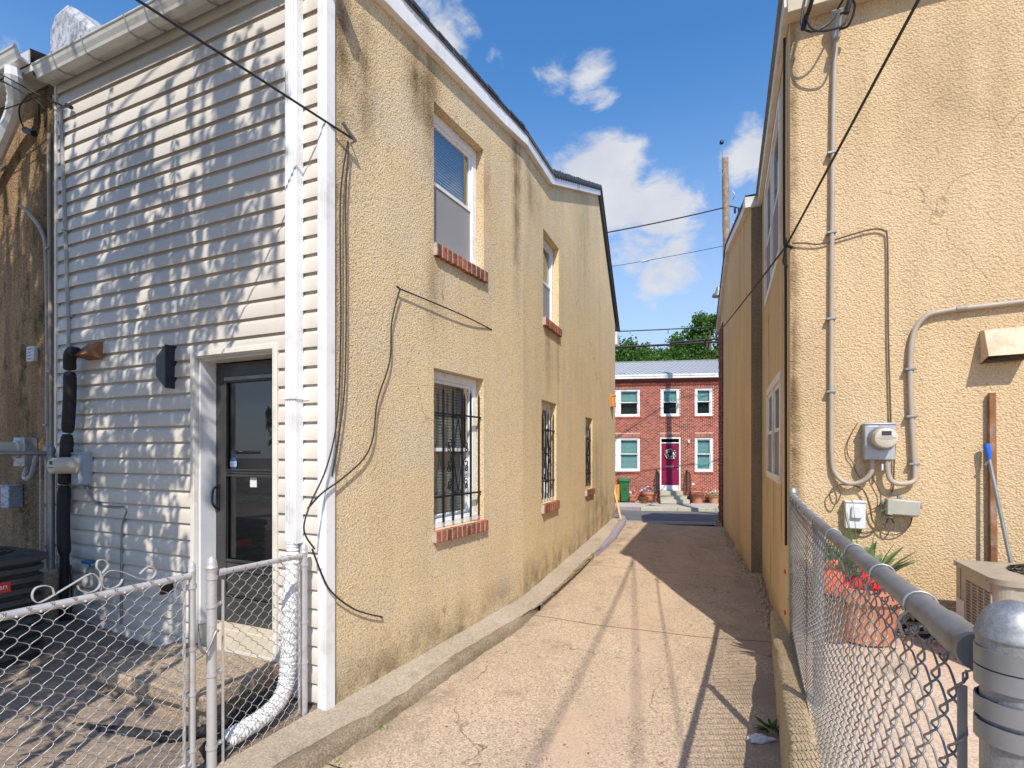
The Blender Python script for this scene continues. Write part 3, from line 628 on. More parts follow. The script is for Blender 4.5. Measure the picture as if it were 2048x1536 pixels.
# downspout
b = MB(); b.box(SID, .195, .298, .02, .085, 1.12, 5.06)
for k in range(4): b.box(SID, .203+k*.0245, .217+k*.0245, .085, .090, 1.125, 5.05)
ds = b.build('downspout', M['whitemetal'], lh, bev=.003)
b = MB(); b.box(SID, .19, .303, .091, .096, 2.105, 2.14); b.box(SID, .14, .19, .024, .030, 2.10, 2.14); b.box(SID, .186, .192, .024, .096, 2.105, 2.14); b.build('downspout_strap', M['white'], ds, bev=.003)
pth = spline([SID.p(.25, .06, 1.14), SID.p(.25, .065, .95), (-1.505, 3.50, .62), (-1.495, 3.46, .33), (-1.50, 3.40, .17), (-1.535, 3.28, .105), (-1.60, 3.12, .085), (-1.67, 2.985, .075)], 22)
b = MB(); b.tube(pth, [(.034+.018*min(1, i/40))+.005*math.sin(i*2.1) for i in range(len(pth))], 12); b.build('flexible_downspout', M['flex'], ds, smooth=60)
e = pth[-1]; dr = (pth[-1]-pth[-5]).normalized(); b = MB(); b.tube([e-dr*.01, e+dr*.10], .062, 4); b.build('outlet_adapter', M['rubber'], ds)
# door: trim, reveal, storm door
b = MB(); b.box(SID, 1.29, 1.334, .0, .036, .26, 2.52); b.box(SID, .430, .472, .0, .036, .26, 2.52); b.box(SID, .473, 1.289, .0, .036, 2.48, 2.52)
df = b.build('door_frame', M['trim'], lh, bev=.004)
b = MB(); b.box(SID, 1.262, 1.289, -.13, .0, .41, 2.48); b.box(SID, .473, .5, -.13, .0, .41, 2.48); b.build('jamb', M['jamb'], df)
b = MB(); b.box(SID, .501, 1.261, -.128, .0, 2.452, 2.479); b.build('header', M['trim'], df)
b = MB(); b.box(SID, .473, 1.289, -.20, -.012, .255, .405); b.build('threshold_block', M['sillblock'], df, bev=.006)
b = MB(); b.box(SID, .502, 1.26, -.16, -.132, .408, .60); b.box(SID, .502, 1.26, -.16, -.132, 2.29, 2.445); b.box(SID, 1.15, 1.26, -.16, -.132, .60, 2.29); b.box(SID, .502, .612, -.16, -.132, .60, 2.29); b.box(SID, .612, 1.15, -.16, -.132, 1.575, 1.61); b.box(SID, .612, 1.15, -.16, -.135, .61, .90)
sd = b.build('storm_door', M['door'], lh, bev=.004)
b = MB(); ring(b, SID, .605, 1.157, -.132, -.122, 1.60, 2.305, .014); b.build('glass_bead', M['door'], sd, bev=.003)
b = MB(); b.box(SID, .60, 1.16, -.131, -.117, 2.305, 2.335); b.build('roller_cover', M['galvd'], sd, bev=.004)
b = MB(); ring(b, SID, .598, 1.165, -.132, -.121, .885, 1.572, .02); b.build('panel_bead', M['door'], sd, bev=.004)
b = MB(); ring(b, SID, .60, 1.16, -.1315, -.124, .63, .83, .016); b.build('kick_panel', M['door'], sd, bev=.004)
b = MB(); b.box(SID, .614, 1.148, -.148, -.144, 1.612, 2.288); b.build('pane', M['glassdark'], sd, smooth=0)
b = MB(); b.box(SID, .614, 1.148, -.149, -.145, .902, 1.573); b.build('pane', M['glassdark'], sd, smooth=0)
b = MB(); b.tube(spline([SID.p(1.235, -.13, 1.47), SID.p(1.235, -.085, 1.45), SID.p(1.235, -.08, 1.34), SID.p(1.235, -.125, 1.29)], 5), .009, 8); b.box(SID, 1.218, 1.252, -.133, -.122, 1.28, 1.49); b.build('handle', M['black'], sd, bev=.003)
oc = [(1.082+.040*math.cos(R(22.5+45*i)), 1.655+.055*math.sin(R(22.5+45*i))) for i in range(8)]
b = MB(); b.prism(SID, oc, -.1435, -.142); st = b.build('sticker', M['stblue'], sd, smooth=0)
b = MB(); b.box(SID, 1.048, 1.116, -.1418, -.1412, 1.632, 1.672); b.build('sticker_band', M['whitebox'], sd, smooth=0)
b = MB(); b.box(SID, .83, .90, -.1445, -.142, 1.475, 1.56); b.build('notice', M['paper'], sd, smooth=0)
def text(name, body, size, M4, mat, parent, ext=.0006):
    cu = bpy.data.curves.new(name, 'FONT'); cu.body = body; cu.size = size; cu.extrude = ext; cu.align_x = 'CENTER'; cu.align_y = 'CENTER'
    tmp = bpy.data.objects.new(name, cu); me = bpy.data.meshes.new_from_object(tmp); bpy.data.objects.remove(tmp); bpy.data.curves.remove(cu)
    return put(name, me, mat, parent, M4)
def facing(F, s, n, z): # text plane reading along -t or +t so that it faces out along n
    xd = -F.t if F.t.cross(F.n) > 0 else F.t
    p = F.p(s, n, z); return Matrix(((xd.x, 0, F.n.x, p.x), (xd.y, 0, F.n.y, p.y), (0, 1, 0, p.z), (0, 0, 0, 1)))
text('lettering', 'ADT', .030, facing(SID, 1.082, -.1408, 1.652), M['stblue'], sd)
# inner door behind the glass
b = MB(); b.box(SID, .50, 1.262, -.30, -.252, .41, 2.45); b.box(SID, .60, 1.10, -.252, -.246, .60, 1.20); b.box(SID, .60, 1.10, -.252, -.246, 1.35, 2.25); b.build('inner_door', M['doorin'], lh, bev=.006)
# chimney
r = random.Random(15); b = MB(); po = [(4.99, 4.6), (5.0, 5.6), (4.98, 6.4), (4.97, 6.88), (4.86, 7.02), (4.70, 7.04), (4.55, 6.95), (4.32, 6.76), (4.10, 6.56), (4.08, 5.6), (4.08, 4.6)]
rings = [[SID.p(s_+r.uniform(-.012, .012), n_, z_-dz+r.uniform(-.012, .012)) for s_, z_ in po] for n_, dz in ((-.78, .10), (-.82, .02), (-.95, .0), (-1.15, -.02), (-1.32, .02), (-1.38, .12))]
k = len(po); b.add([v for q in rings for v in q], [(i*k+j, i*k+(j+1) % k, (i+1)*k+(j+1) % k, (i+1)*k+j) for i in range(5) for j in range(k)]+[tuple(range(k)), tuple(range(6*k-1, 5*k-1, -1))]); ch = b.build('chimney', M['chimney'], lh, smooth=30)

# concrete step in front of the door
b = MB(); b.box(SID, .40, 1.50, .02, .60, .165, .26); st = b.build('step_slab', M['step'], None, bev=.015)
root = thing('concrete_step', 'low worn concrete step in front of the charcoal storm door', 'step', SID.p(.95, .3, 0)); st.parent = root; st.matrix_parent_inverse = WM[root.name].inverted()
b = MB(); b.box(SID, .46, 1.46, .03, .55, -.05, .164); b.build('step_base', M['step'], root, bev=.01)

# ================================================================== NEIGHBOUR AT THE LEFT EDGE
nh = thing('old_stucco_house', 'stained brown pebbledash house at the left edge beside the white siding', 'house', SID.p(3.3, -.1, 0))
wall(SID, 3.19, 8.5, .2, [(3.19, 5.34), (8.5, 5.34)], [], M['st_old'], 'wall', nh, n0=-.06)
b = MB(); vs = []
for s in (3.40, 8.5): vs += [SID.p(s, n+.02, z+.23) for n, z in prof]
k = len(prof); b.add(vs, [(i, (i+1) % k, (i+1) % k+k, i+k) for i in range(k)]+[tuple(range(k)), tuple(range(2*k-1, k-1, -1))]); ng = b.build('gutter', M['gutter'], nh, smooth=0, bev=.003)
b = MB(); b.box(SID, 3.36, 8.5, -.05, .112, 5.24, 5.30); b.build('soffit', M['gutter'], nh)
pts = spline([SID.p(3.56, .17, 5.27), SID.p(3.57, .16, 5.16), SID.p(3.68, .10, 5.02), SID.p(3.95, .06, 4.84), SID.p(4.6, .04, 4.35), SID.p(5.3, .03, 3.9)], 7)
b = MB(); b.tube(pts, [.062+(.006 if (i % 2 and 3 < i < 16) else 0) for i in range(len(pts))], 8); b.build('downspout', M['whitemetal'], nh, smooth=30)
b = MB(); b.quad(SID.p(3.38, .12, 5.44), SID.p(8.5, .12, 5.44), SID.p(8.5, -3, 6.1), SID.p(3.38, -3, 6.1)); b.build('roof', M['shingle'], nh)
b = MB(); b.box(SID, 2.93, 8.0, -.05, .22, .0, .72); b.build('plinth', M['step'], nh, bev=.02)
b = MB(); b.box(SID, 3.05, 8.0, .22, 4.0, .0, .71); b.build('raised_yard', M['yard'], nh)

# ================================================================== RIGHT HOUSE
rh = thing('stucco_house', 'tall ochre stucco house on the right, its sunlit face carrying the electric meter', 'house', (2.17, 4.04, 0))
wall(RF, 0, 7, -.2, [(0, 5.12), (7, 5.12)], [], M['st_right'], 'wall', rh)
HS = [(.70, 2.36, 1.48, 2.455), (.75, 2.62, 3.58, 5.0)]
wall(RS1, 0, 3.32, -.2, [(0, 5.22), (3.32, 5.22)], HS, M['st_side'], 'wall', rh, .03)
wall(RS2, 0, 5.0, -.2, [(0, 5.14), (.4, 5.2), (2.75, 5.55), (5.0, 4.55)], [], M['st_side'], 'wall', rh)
a_, b_ = RS1.p(3.3, 0, 0), RS2.p(0, 0, 0)
b = MB(); b.quad(a_+Vector((.05, .02, -.2)), b_+Vector((0, 0, -.2)), b_+Vector((0, 0, 5.16)), a_+Vector((.05, .02, 5.16))); b.build('end_wall', M['st_dark'], rh, smooth=0)
bk_ = Vector((.9191*7, -.394*7, 0))
def flat(F, s, n, z): return F.p(s, n, z)
b = MB()
b.quad(RF.p(-.04, .13, 5.27), RF.p(7, .13, 5.27), RS1.p(3.35, .07, 5.27)+bk_, RS1.p(3.35, .07, 5.27))
L2 = [(-.03, 5.29), (.4, 5.33), (2.78, 5.68), (5.15, 4.62)]
for (s0, z0), (s1, z1) in zip(L2, L2[1:]): b.quad(RS2.p(s0, .08, z0), RS2.p(s1, .08, z1), RS2.p(s1, .08, z1)+bk_, RS2.p(s0, .08, z0)+bk_)
b.quad(RS2.p(5, 0, -.2), RS2.p(5, 0, -.2)+bk_, RS2.p(5, 0, 4.6)+bk_, RS2.p(5, 0, 4.6)); b.build('roof', M['shingle'], rh, smooth=0)
b = MB(); b.box(RF, -.03, 7, .0, .125, 5.085, 5.265); b.build('fascia', M['fcream'], rh, bev=.005)
b = MB(); b.box(RS1, -.11, 3.33, .002, .055, 5.14, 5.262); b.build('fascia', M['trim'], rh, bev=.005)
b = MB(); b.box(RS1, -.13, 3.36, -.02, .085, 5.264, 5.285); b.build('coping', M['galvd'], rh)
b = MB(); b.box(RS2, -.03, .20, -.12, .085, 5.12, 5.27); b.build('fascia', M['gutter'], rh, bev=.005)
for (s0, z0), (s1, z1) in zip(L2, L2[1:]):
    s0 = max(s0, .205) if s0 < .1 else s0
    fascia([(RS2, s0, z0-.14, z0-.02), (RS2, s1-.002, z1-.14, z1-.02)], 'trim', -.01, .065); 
    rh_f = fascia([(RS2, s0, z0-.018, z0+.012), (RS2, s1-.002, z1-.018, z1+.012)], 'darktrim', -.02, .085)
for o in list(bpy.data.objects):
    if o.name.startswith('fascia') and o.parent == lh and o.type == 'MESH' and o.data.vertices[0].co.x > 2.6 and o.data.vertices[0].co.y > 6: o.parent = rh; o.matrix_parent_inverse = WM[rh.name].inverted()
# double windows in the alley side
for i, (s0, s1, z0, z1) in enumerate(HS):
    b = MB(); m = (s0+s1)/2; ring(b, RS1, s0-.03, s1+.03, -.02, .016, z0-.03, z1+.03, .075); b.box(RS1, m-.045, m+.045, -.02, .014, z0+.046, z1-.046)
    wd = b.build('window', M['trim'], rh, bev=.004); zm = (z0+z1)/2
    for a, c in ((s0+.046, m-.046), (m+.046, s1-.046)):
        b = MB(); ring(b, RS1, a, c, -.028, -.004, zm-.02, z1-.047, .035); b.build('upper_sash', M['white'], wd, bev=.003)
        b = MB(); ring(b, RS1, a, c, -.050, -.030, z0+.047, zm+.02, .035); b.build('lower_sash', M['white'], wd, bev=.003)
        b = MB(); b.box(RS1, a+.03, c-.03, -.018, -.014, zm+.01, z1-.08); b.build('pane', M['glass'], wd, smooth=0)
        b = MB(); b.box(RS1, a+.003, c-.003, -.012, -.008, z0+.049, zm-.022); b.build('insect_screen', M['screen'], wd, smooth=0)
        b = MB(); b.box(RS1, a, c, -.30, -.10, z0+.02, z1-.02); b.build('dark_backing', M['roomdark'], wd, smooth=0)
# brick return at the street corner
b = MB(); r = random.Random(5); z = .02; k = 0
while z < 4.45:
    off = .10 if k % 2 else 0
    for s in (4.02-off*.4, 4.27-off, 4.52-off, 4.77-off):
        e = min(s+.205, 5.0); 
        if e > s+.05: b.box(RS2, max(s, 4.0), e-.012, .004, .022+r.uniform(0, .004), z, z+.058)
    z += .070; k += 1
b.build('brick_courses', M['brickdark'], rh, smooth=0, kind='stuff')

# service entrance on the sunlit face
wh = thing('weatherhead', 'grey service weatherhead and splices under the eave at the top of the tan conduit', 'weatherhead', RF.p(.30, .05, 4.9))
b = MB(); b.tube([RF.p(.30, .045, 4.84), RF.p(.30, .05, 4.96), RF.p(.30, .10, 5.02)], [.026, .034, .040], 10); b.build('cap', M['greybox'], wh)
for k, pts in enumerate([[(.30, .10, 5.0), (.22, .16, 4.88), (.12, .17, 4.86), (.06, .15, 4.96), (.10, .15, 5.2)], [(.32, .10, 4.98), (.36, .20, 4.90), (.30, .22, 4.80), (.14, .20, 4.84), (.08, .17, 5.0)], [(.29, .10, 5.0), (.34, .18, 5.03), (.40, .15, 4.98), (.37, .1, 4.88), (.31, .06, 4.9)]]):
    b = MB(); b.tube(spline([RF.p(*p) for p in pts], 6), .008, 6); b.build('lead', M['wire'], wh)
for p in ((.34, .2, 4.9), (.07, .16, 4.9)):
    b = MB(); b.tube([RF.p(*p), RF.p(p[0]+.02, p[1], p[2]+.09)], .018, 8); b.build('splice', M['black'], wh)
def conduit(name, label, pts, r, mat, F, clamps, n_, group=None, cat='conduit'):
    o = thing(name, label, cat, pts[0]); 
    if group: o['group'] = group
    b = MB(); b.tube(pts, r, 10); b.build('tube', M[mat], o)
    for s, z in clamps:
        b = MB(); b.tube([F.p(s, .0, z-.008), F.p(s, .0, z+.008)], .001, 3) if False else b.box(F, s-r-.018, s+r+.012, .0, n_+r+.004, z-.009, z+.009); b.build('clamp', M[mat if mat != 'conduit' else 'galvd'], o, bev=.003)
    return o
conduit('conduit', 'tan conduit running straight from the weatherhead down to the left of the meter', spline([RF.p(.30, .03, 4.86), RF.p(.285, .03, 4.3), RF.p(.275, .03, 3.2), RF.p(.272, .03, 2.2), RF.p(.275, .03, 1.72), RF.p(.30, .035, 1.58), RF.p(.37, .05, 1.515), RF.p(.46, .06, 1.53), RF.p(.515, .07, 1.60), RF.p(.52, .07, 1.70)], 7), .0165, 'conduit', RF, [(.277, 4.0), (.274, 3.40), (.272, 2.75), (.272, 2.2)], .03)
conduit('conduit', 'bent tan conduit from the right edge curving down to the right of the meter', spline([RF.p(2.2, .03, 2.80), RF.p(1.4, .03, 2.755), RF.p(.95, .03, 2.735), RF.p(.82, .03, 2.68), RF.p(.765, .03, 2.52), RF.p(.76, .03, 2.2), RF.p(.775, .03, 1.8), RF.p(.785, .035, 1.6), RF.p(.77, .045, 1.535), RF.p(.68, .06, 1.52), RF.p(.625, .07, 1.56), RF.p(.61, .07, 1.70)], 7), .0175, 'conduit', RF, [(1.05, 2.742), (.76, 2.34), (.767, 2.0), (.783, 1.66)], .03)
mt = thing('electric_meter', 'grey electric meter box with a round glass meter on the sunlit ochre face', 'meter', RF.p(.56, .05, 1.8))
b = MB(); b.box(RF, .47, .655, .0, .10, 1.69, 1.95); b.box(RF, .465, .66, .0, .106, 1.942, 1.956); b.build('box', M['greybox'], mt, bev=.006)
b = MB(); b.lathe(RF.p(.575, .10, 1.845), [(.088, 0), (.088, .014), (.078, .022), (.074, .03)], 28, (RF.n.x, RF.n.y, 0)); b.build('collar', M['galv'], mt)
b = MB(); b.lathe(RF.p(.575, .128, 1.845), [(.072, 0), (.072, .07), (.068, .085), (.060, .09)], 28, (RF.n.x, RF.n.y, 0)); b.build('glass_cover', M['beige'], mt)
b = MB(); b.box(RF, .548, .604, .216, .222, 1.865, 1.893); b.build('display', M['acblack'], mt)
b = MB(); b.box(RF, .545, .61, .216, .2195, 1.835, 1.862); b.box(RF, .52, .545, .215, .219, 1.84, 1.846); b.box(RF, .61, .63, .215, .219, 1.84, 1.852); b.build('nameplate', M['beigebox'], mt)
b = MB(); b.box(RF, .575, .585, .07, .09, 1.615, 1.66); b.build('seal', M['whitebox'], mt)
b = MB(); b.box(RF, .49, .55, .100, .1015, 1.928, 1.938); b.build('label_strip', M['whitebox'], mt)
jb = thing('junction_box', 'olive grey cable junction box with end lugs right of the white box', 'junction box', RF.p(.70, .05, 1.36))
b = MB(); b.prism(RF, [(.60, 1.297), (.795, 1.290), (.80, 1.402), (.605, 1.415)], .02, .11); b.build('body', M['beigebox'], jb, bev=.012)
b = MB(); b.box(RF, .60, .64, .02, .09, 1.275, 1.285); b.prism(RF, [(.604, 1.299), (.635, 1.298), (.638, 1.411), (.608, 1.413)], .1105, .114); b.build('end_cap', M['beigebox'], jb, bev=.003)
for s, z in ((.59, 1.38), (.59, 1.32), (.81, 1.36), (.69, 1.42)):
    b = MB(); b.box(RF, s-.012, s+.012, .03, .06, z-.012, z+.012); b.build('lug', M['galvd'], jb, bev=.003)
wb = thing('phone_box', 'white telephone interface box beside the fence below the meter', 'phone box', RF.p(.42, .04, 1.28))
b = MB(); b.box(RF, .355, .482, .0, .075, 1.182, 1.385); b.box(RF, .350, .487, .0, .082, 1.372, 1.388); b.build('box', M['whitebox'], wb, bev=.005)
b = MB(); b.prism(RF, [(.385, 1.26), (.455, 1.258), (.448, 1.352), (.392, 1.353)], .075, .098); b.build('raised_cover', M['whitebox'], wb, bev=.008)
vh = thing('vent_hood', 'weathered cream dryer vent hood on the ochre wall near the right edge', 'vent', RF.p(1.27, .05, 2.45))
b = MB(); v = [RF.p(1.16, .0, 2.585), RF.p(1.385, .0, 2.59), RF.p(1.385, .0, 2.36), RF.p(1.16, .0, 2.355), RF.p(1.165, .05, 2.58), RF.p(1.38, .05, 2.585), RF.p(1.395, .15, 2.39), RF.p(1.155, .15, 2.385)]
b.add(v, ((0, 1, 5, 4), (4, 5, 6, 7), (0, 4, 7, 3), (1, 2, 6, 5), (0, 3, 2, 1))); b.build('hood', M['hood'], vh, smooth=0, bev=.004)
b = MB(); b.box(RF, 1.165, 1.385, .02, .10, 2.365, 2.372); b.build('flap', M['acdark'], vh)
# loose wires
gW = 'thin wires on the sunlit ochre face'
WIRES = [('brown wire arching from the corner across the ochre face and down into the meter', [(.012, .02, 3.365), (.10, .025, 3.35), (.20, .02, 3.33), (.364, .02, 3.36), (.52, .02, 3.385), (.60, .02, 3.365), (.625, .02, 3.27), (.63, .02, 2.6), (.645, .02, 1.96)], .006),
         ('brown wire dropping from the meter to the olive junction box', [(.655, .02, 1.95), (.67, .03, 1.85), (.665, .02, 1.66), (.66, .02, 1.5), (.64, .025, 1.42)], .005),
         ('looping thin wire left of the grey meter box', [(.44, .02, 1.96), (.40, .02, 1.88), (.375, .02, 1.80), (.38, .02, 1.72), (.41, .02, 1.67), (.43, .02, 1.60), (.46, .03, 1.55)], .0035),
         ('coiled grey wire hanging left above the white phone box', [(.46, .03, 1.54), (.40, .03, 1.50), (.31, .04, 1.50), (.26, .05, 1.44), (.27, .05, 1.37), (.30, .05, 1.36), (.33, .04, 1.44), (.30, .03, 1.51)], .005),
         ('brown wire bowing from the phone box down to the wire bundle', [(.40, .04, 1.50), (.47, .04, 1.47), (.51, .04, 1.36), (.53, .03, 1.25), (.56, .03, 1.20), (.50, .03, 1.15), (.42, .03, 1.16)], .006),
         ('thin wire sagging from the olive box to the wire bundle', [(.77, .03, 1.28), (.75, .03, 1.21), (.68, .03, 1.15), (.60, .03, 1.15), (.56, .03, 1.19)], .004),
         ('black knotted wire end under the olive junction box', [(.63, .05, 1.29), (.61, .05, 1.22), (.63, .06, 1.18), (.66, .05, 1.22), (.635, .05, 1.28)], .005),
         ('thin wire wandering between the meter and the olive box', [(.53, .05, 1.68), (.53, .03, 1.58), (.55, .03, 1.52), (.58, .03, 1.45), (.575, .03, 1.36), (.52, .03, 1.32)], .0035)]
for lb, pts, r in WIRES:
    o = tag(MB().tube(spline([RF.p(*p) for p in pts], 7), r, 6).build('wire', M['brownwire']), lb, 'wire')
cable('cable', 'dark cable running down the shaded corner of the ochre house', spline([RS1.p(.22, .02, 5.14), RS1.p(.20, .025, 4.3), RS1.p(.13, .03, 3.5), RS1.p(.14, .02, 3.3), RS1.p(.12, .02, 2.4), RS1.p(.10, .02, 1.0)], 6), .010, M['wire'])

# rusty board and broom handle leaning on the face
o = thing('board', 'rusty brown board standing upright against the ochre wall', 'board', RF.p(1.21, .05, .47))
b = MB(); b.prism(RF, [(1.205, .47), (1.245, .47), (1.232, 2.15), (1.196, 2.15)], .01, .045); b.build('plank', M['rust'], o, bev=.003)
o = thing('broom', 'grey broom pole with a blue hand grip leaning on the rusty board', 'broom', RF.p(1.26, .2, .47))
b = MB(); b.tube([RF.p(1.30, .30, .50), RF.p(1.185, .07, 1.70)], .011, 8); b.build('pole', M['galvd'], o)
b = MB(); b.tube([RF.p(1.1855, .071, 1.695), RF.p(1.183, .066, 1.74), RF.p(1.176, .055, 1.80)], [.012, .018, .020], 10); b.build('grip', M['blue'], o)
b = MB(); b.tube([RF.p(1.186, .072, 1.69), RF.p(1.165, .065, 1.655)], .008, 6); b.build('hook', M['galv'], o)
b = MB(); b.box(RF, 1.16, 1.44, .27, .33, .465, .53); b.build('head', M['blue'], o, bev=.008)

# tan condenser unit on the right
o = thing('condenser', 'tan air conditioner condenser with louvred side against the ochre wall', 'air conditioner', RF.p(1.35, .57, .48))
s0, s1, n0, n1, z0, z1 = .935, 1.72, .28, .87, .50, 1.005
b = MB(); b.box(RF, s0+.01, s0+.05, n0+.01, n1-.07, z0, z1); b.box(RF, s0+.05, s1, n0+.01, n0+.04, z0, z1)
for n_ in (n0+.02, n0+.10): b.box(RF, s0+.001, s0+.012, n_, n_+.06, z0, z1)
b.box(RF, s0+.07, s1, n1-.03, n1-.01, z0, z1)
for i in range(7):
    a0 = math.pi/2*i/7; a1 = math.pi/2*(i+1)/7
    q = [(s0+.08-.075*math.cos(a), n1-.08+.075*math.sin(a)) for a in (a0, a1)]
    b.quad(RF.p(*q[0], z0), RF.p(*q[1], z0), RF.p(*q[1], z1), RF.p(*q[0], z1))
b.build('cabinet', M['actan'], o, smooth=30)
b = MB(); b.box(RF, s0+.02, s0+.03, n0+.17, n1-.09, z0, z1); b.build('coil', M['acdark'], o)
for i in range(5):
    b = MB(); n_ = n0+.17+i*.086; b.box(RF, s0-.002, s0+.01, n_, n_+.012, z0+.03, z1-.06); b.build('louvre_post', M['actan'], o)
b = MB()
for k in range(22):
    z = z0+.04+k*.0185
    if z < z1-.07: b.box(RF, s0+.001, s0+.008, n0+.172, n1-.085, z, z+.006)
b.build('louvre', M['actan'], o, smooth=0, kind='stuff')
b = MB(); b.box(RF, s0-.004, s0+.012, n0+.16, n1-.08, z1-.055, z1); b.build('rail', M['actan'], o)
b = MB(); c = RF.p((s0+s1)/2, (n0+n1)/2, 0); b.prism(IDF, [(0, 0), (0, 1), (1, 1)], 0, 0) if False else None
pl = []; rr = .09
for cx_, cy_, a0 in ((s1+.01-rr, n1+.01-rr, 0), (s0-.01+rr, n1+.01-rr, 90), (s0-.01+.02, n0-.01+.02, 180), (s1+.01-.02, n0-.01+.02, 270)):
    q = rr if a0 < 170 else .02
    for i in range(6): pl.append((cx_+q*math.cos(R(a0+18*i)), cy_+q*math.sin(R(a0+18*i))))
k = len(pl); vs = [RF.p(s, n, z1) for s, n in pl]+[RF.p(s, n, z1+.032) for s, n in pl]
m_ = ((s0+s1)/2+.02, (n0+n1)/2); rg = [RF.p(m_[0]+.245*math.cos(2*math.pi*i/k+R(0)), m_[1]+.245*math.sin(2*math.pi*i/k), z1+.036) for i in range(k)]
b = MB(); b.add(vs+rg, [(i, (i+1) % k, (i+1) % k+k, i+k) for i in range(k)]+[(i+k, (i+1) % k+k, (i+1) % k+2*k, i+2*k) for i in range(k)]); b.build('top_cover', M['actan'], o, smooth=30)
b = MB()
for q in (.24, .21, .18, .15, .12, .09, .06, .03): b.tube([RF.p(m_[0]+q*math.cos(R(12*i)), m_[1]+q*math.sin(R(12*i)), z1+.042+.012*(1-q/.24)) for i in range(30)], .004, 5, closed=True)
for i in range(8): b.tube([RF.p(m_[0]+.03*math.cos(R(45*i)), m_[1]+.03*math.sin(R(45*i)), z1+.056), RF.p(m_[0]+.25*math.cos(R(45*i)), m_[1]+.25*math.sin(R(45*i)), z1+.04)], .004, 5)
b.build('fan_guard', M['black'], o, smooth=60)
b = MB(); b.lathe(RF.p(m_[0], m_[1], z1-.10), [(.24, 0), (.24, .02)], 24); b.build('fan', M['acdark'], o)
b = MB(); b.box(RF, s0-.003, s0+.001, n0+.03, n0+.145, z0+.14, z0+.30); b.build('rating_plate', M['whitebox'], o)
for n_ in (n0+.06, n0+.30, n0+.50):
    b = MB(); b.lathe(RF.p(s0-.010, n_, z1+.012), [(.006, 0), (.004, .004)], 8, (-RF.t.x, -RF.t.y, 0)); b.build('screw', M['galvd'], o)
b = MB(); b.box(RF, s0-.05, s1+.05, n0-.05, n1+.05, .44, .50); b.build('pad', M['step'], o, bev=.008)

# ================================================================== CHAIN-LINK FENCES
def chain(F, s0, s1, zb, zt, n, mat, parent, W=.0365, H=.0365, r=.00165, name='mesh', k=5, knuckle=True):
    b = MB(); cols = int((s1-s0)/W)
    for i in range(cols):
        x0 = s0+i*W; sm = x0+W/2; lo = zb(sm); hi = zt(sm); rows = int((hi-lo)/H); pts = []
        par = i % 2; zz = hi-rows*H
        for q in range(rows+1):
            right = (q+par+rows) % 2; x = x0+W+.002 if right else x0-.002; z = zz+q*H
            sd_ = 1 if right else -1; e = .0066
            for du, dn, dz in ((.0105, -.95, -.0125), (.0035, -.75, -.0060), (.0, 0, 0), (.0035, .75, .0060), (.0105, .95, .0125)):
                pts.append(F.p(x-sd_*du, n+sd_*e*dn, z+dz))
        b.tube(pts, r, k, cap=False)
        if knuckle and (rows+par+rows) % 2 == 1:
            p = pts[-3]; d = F.n
            b.tube([p, p+Vector((0, 0, .012)), p+Vector((d.x*.01, d.y*.01, .018)), p+Vector((d.x*.014, d.y*.014, .006))], r, 4)
    return b.build(name, mat, parent, smooth=180, kind='stuff')
def post(parent, c, r, z0, z1, mat, name='post', dome='round', band=True):
    b = MB(); b.lathe((c[0], c[1], z0), [(r, 0), (r, z1-z0)], 24); p = b.build(name, M[mat], parent)
    h = r*1.5; R1 = r*1.10
    if dome == 'acorn': prof = [(R1, -.045), (R1, -.028), (R1*1.08, -.026), (R1*1.08, -.018), (R1, -.016), (R1*.99, .0), (R1*.9, h*.4), (R1*.62, h*.8), (R1*.25, h*1.08), (.001, h*1.15)]
    else: prof = [(R1, -.028), (R1*1.02, -.003), (R1*1.075, -.0025), (R1*1.085, 0), (R1*1.02, .004), (R1*.97, r*.4), (R1*.80, r*.85), (R1*.5, r*1.18), (R1*.2, r*1.32), (.001, r*1.34)]
    b = MB(); b.lathe((c[0], c[1], z1), prof, 24); b.build('cap', M[mat], p, smooth=50); return p
def band(parent, c, r, z, F, out, mat, tilt=0):
    b = MB(); rr = r+.003; k = 20; vs = []
    for zz in (z-.011, z+.011):
        for q in (rr, rr+.002):
            for i in range(k+1):
                a = 2*math.pi*i/k; vs.append(Vector((c[0]+q*math.cos(a), c[1]+q*math.sin(a), zz)))
    m = k+1; fs = []
    for i in range(k): fs += [(i+m, i+1+m, i+1+3*m, i+3*m), (i, i+1, i+1+m, i+m), (i+2*m, i+3*m, i+1+3*m, i+1+2*m)]
    b.add(vs, fs)
    if out:
        d = F.t*out; L = abs(out); p = Vector((c[0], c[1])); a = d.normalized(); q = Vector((-a.y, a.x))
        for sg in (-1, 1):
            u = p+a*(r*.6)+q*sg*.009; v = p+a*(r+L)+q*sg*.004
            b.strip([Vector((*u, z)), Vector((*v, z))], (0, 0, 1), .022, .002)
        v = p+a*(r+L*.7); b.tube([Vector((*(v+q*.012), z)), Vector((*(v-q*.014), z))], .006, 8)
    return b.build('tension_band', M[mat], parent, smooth=50)

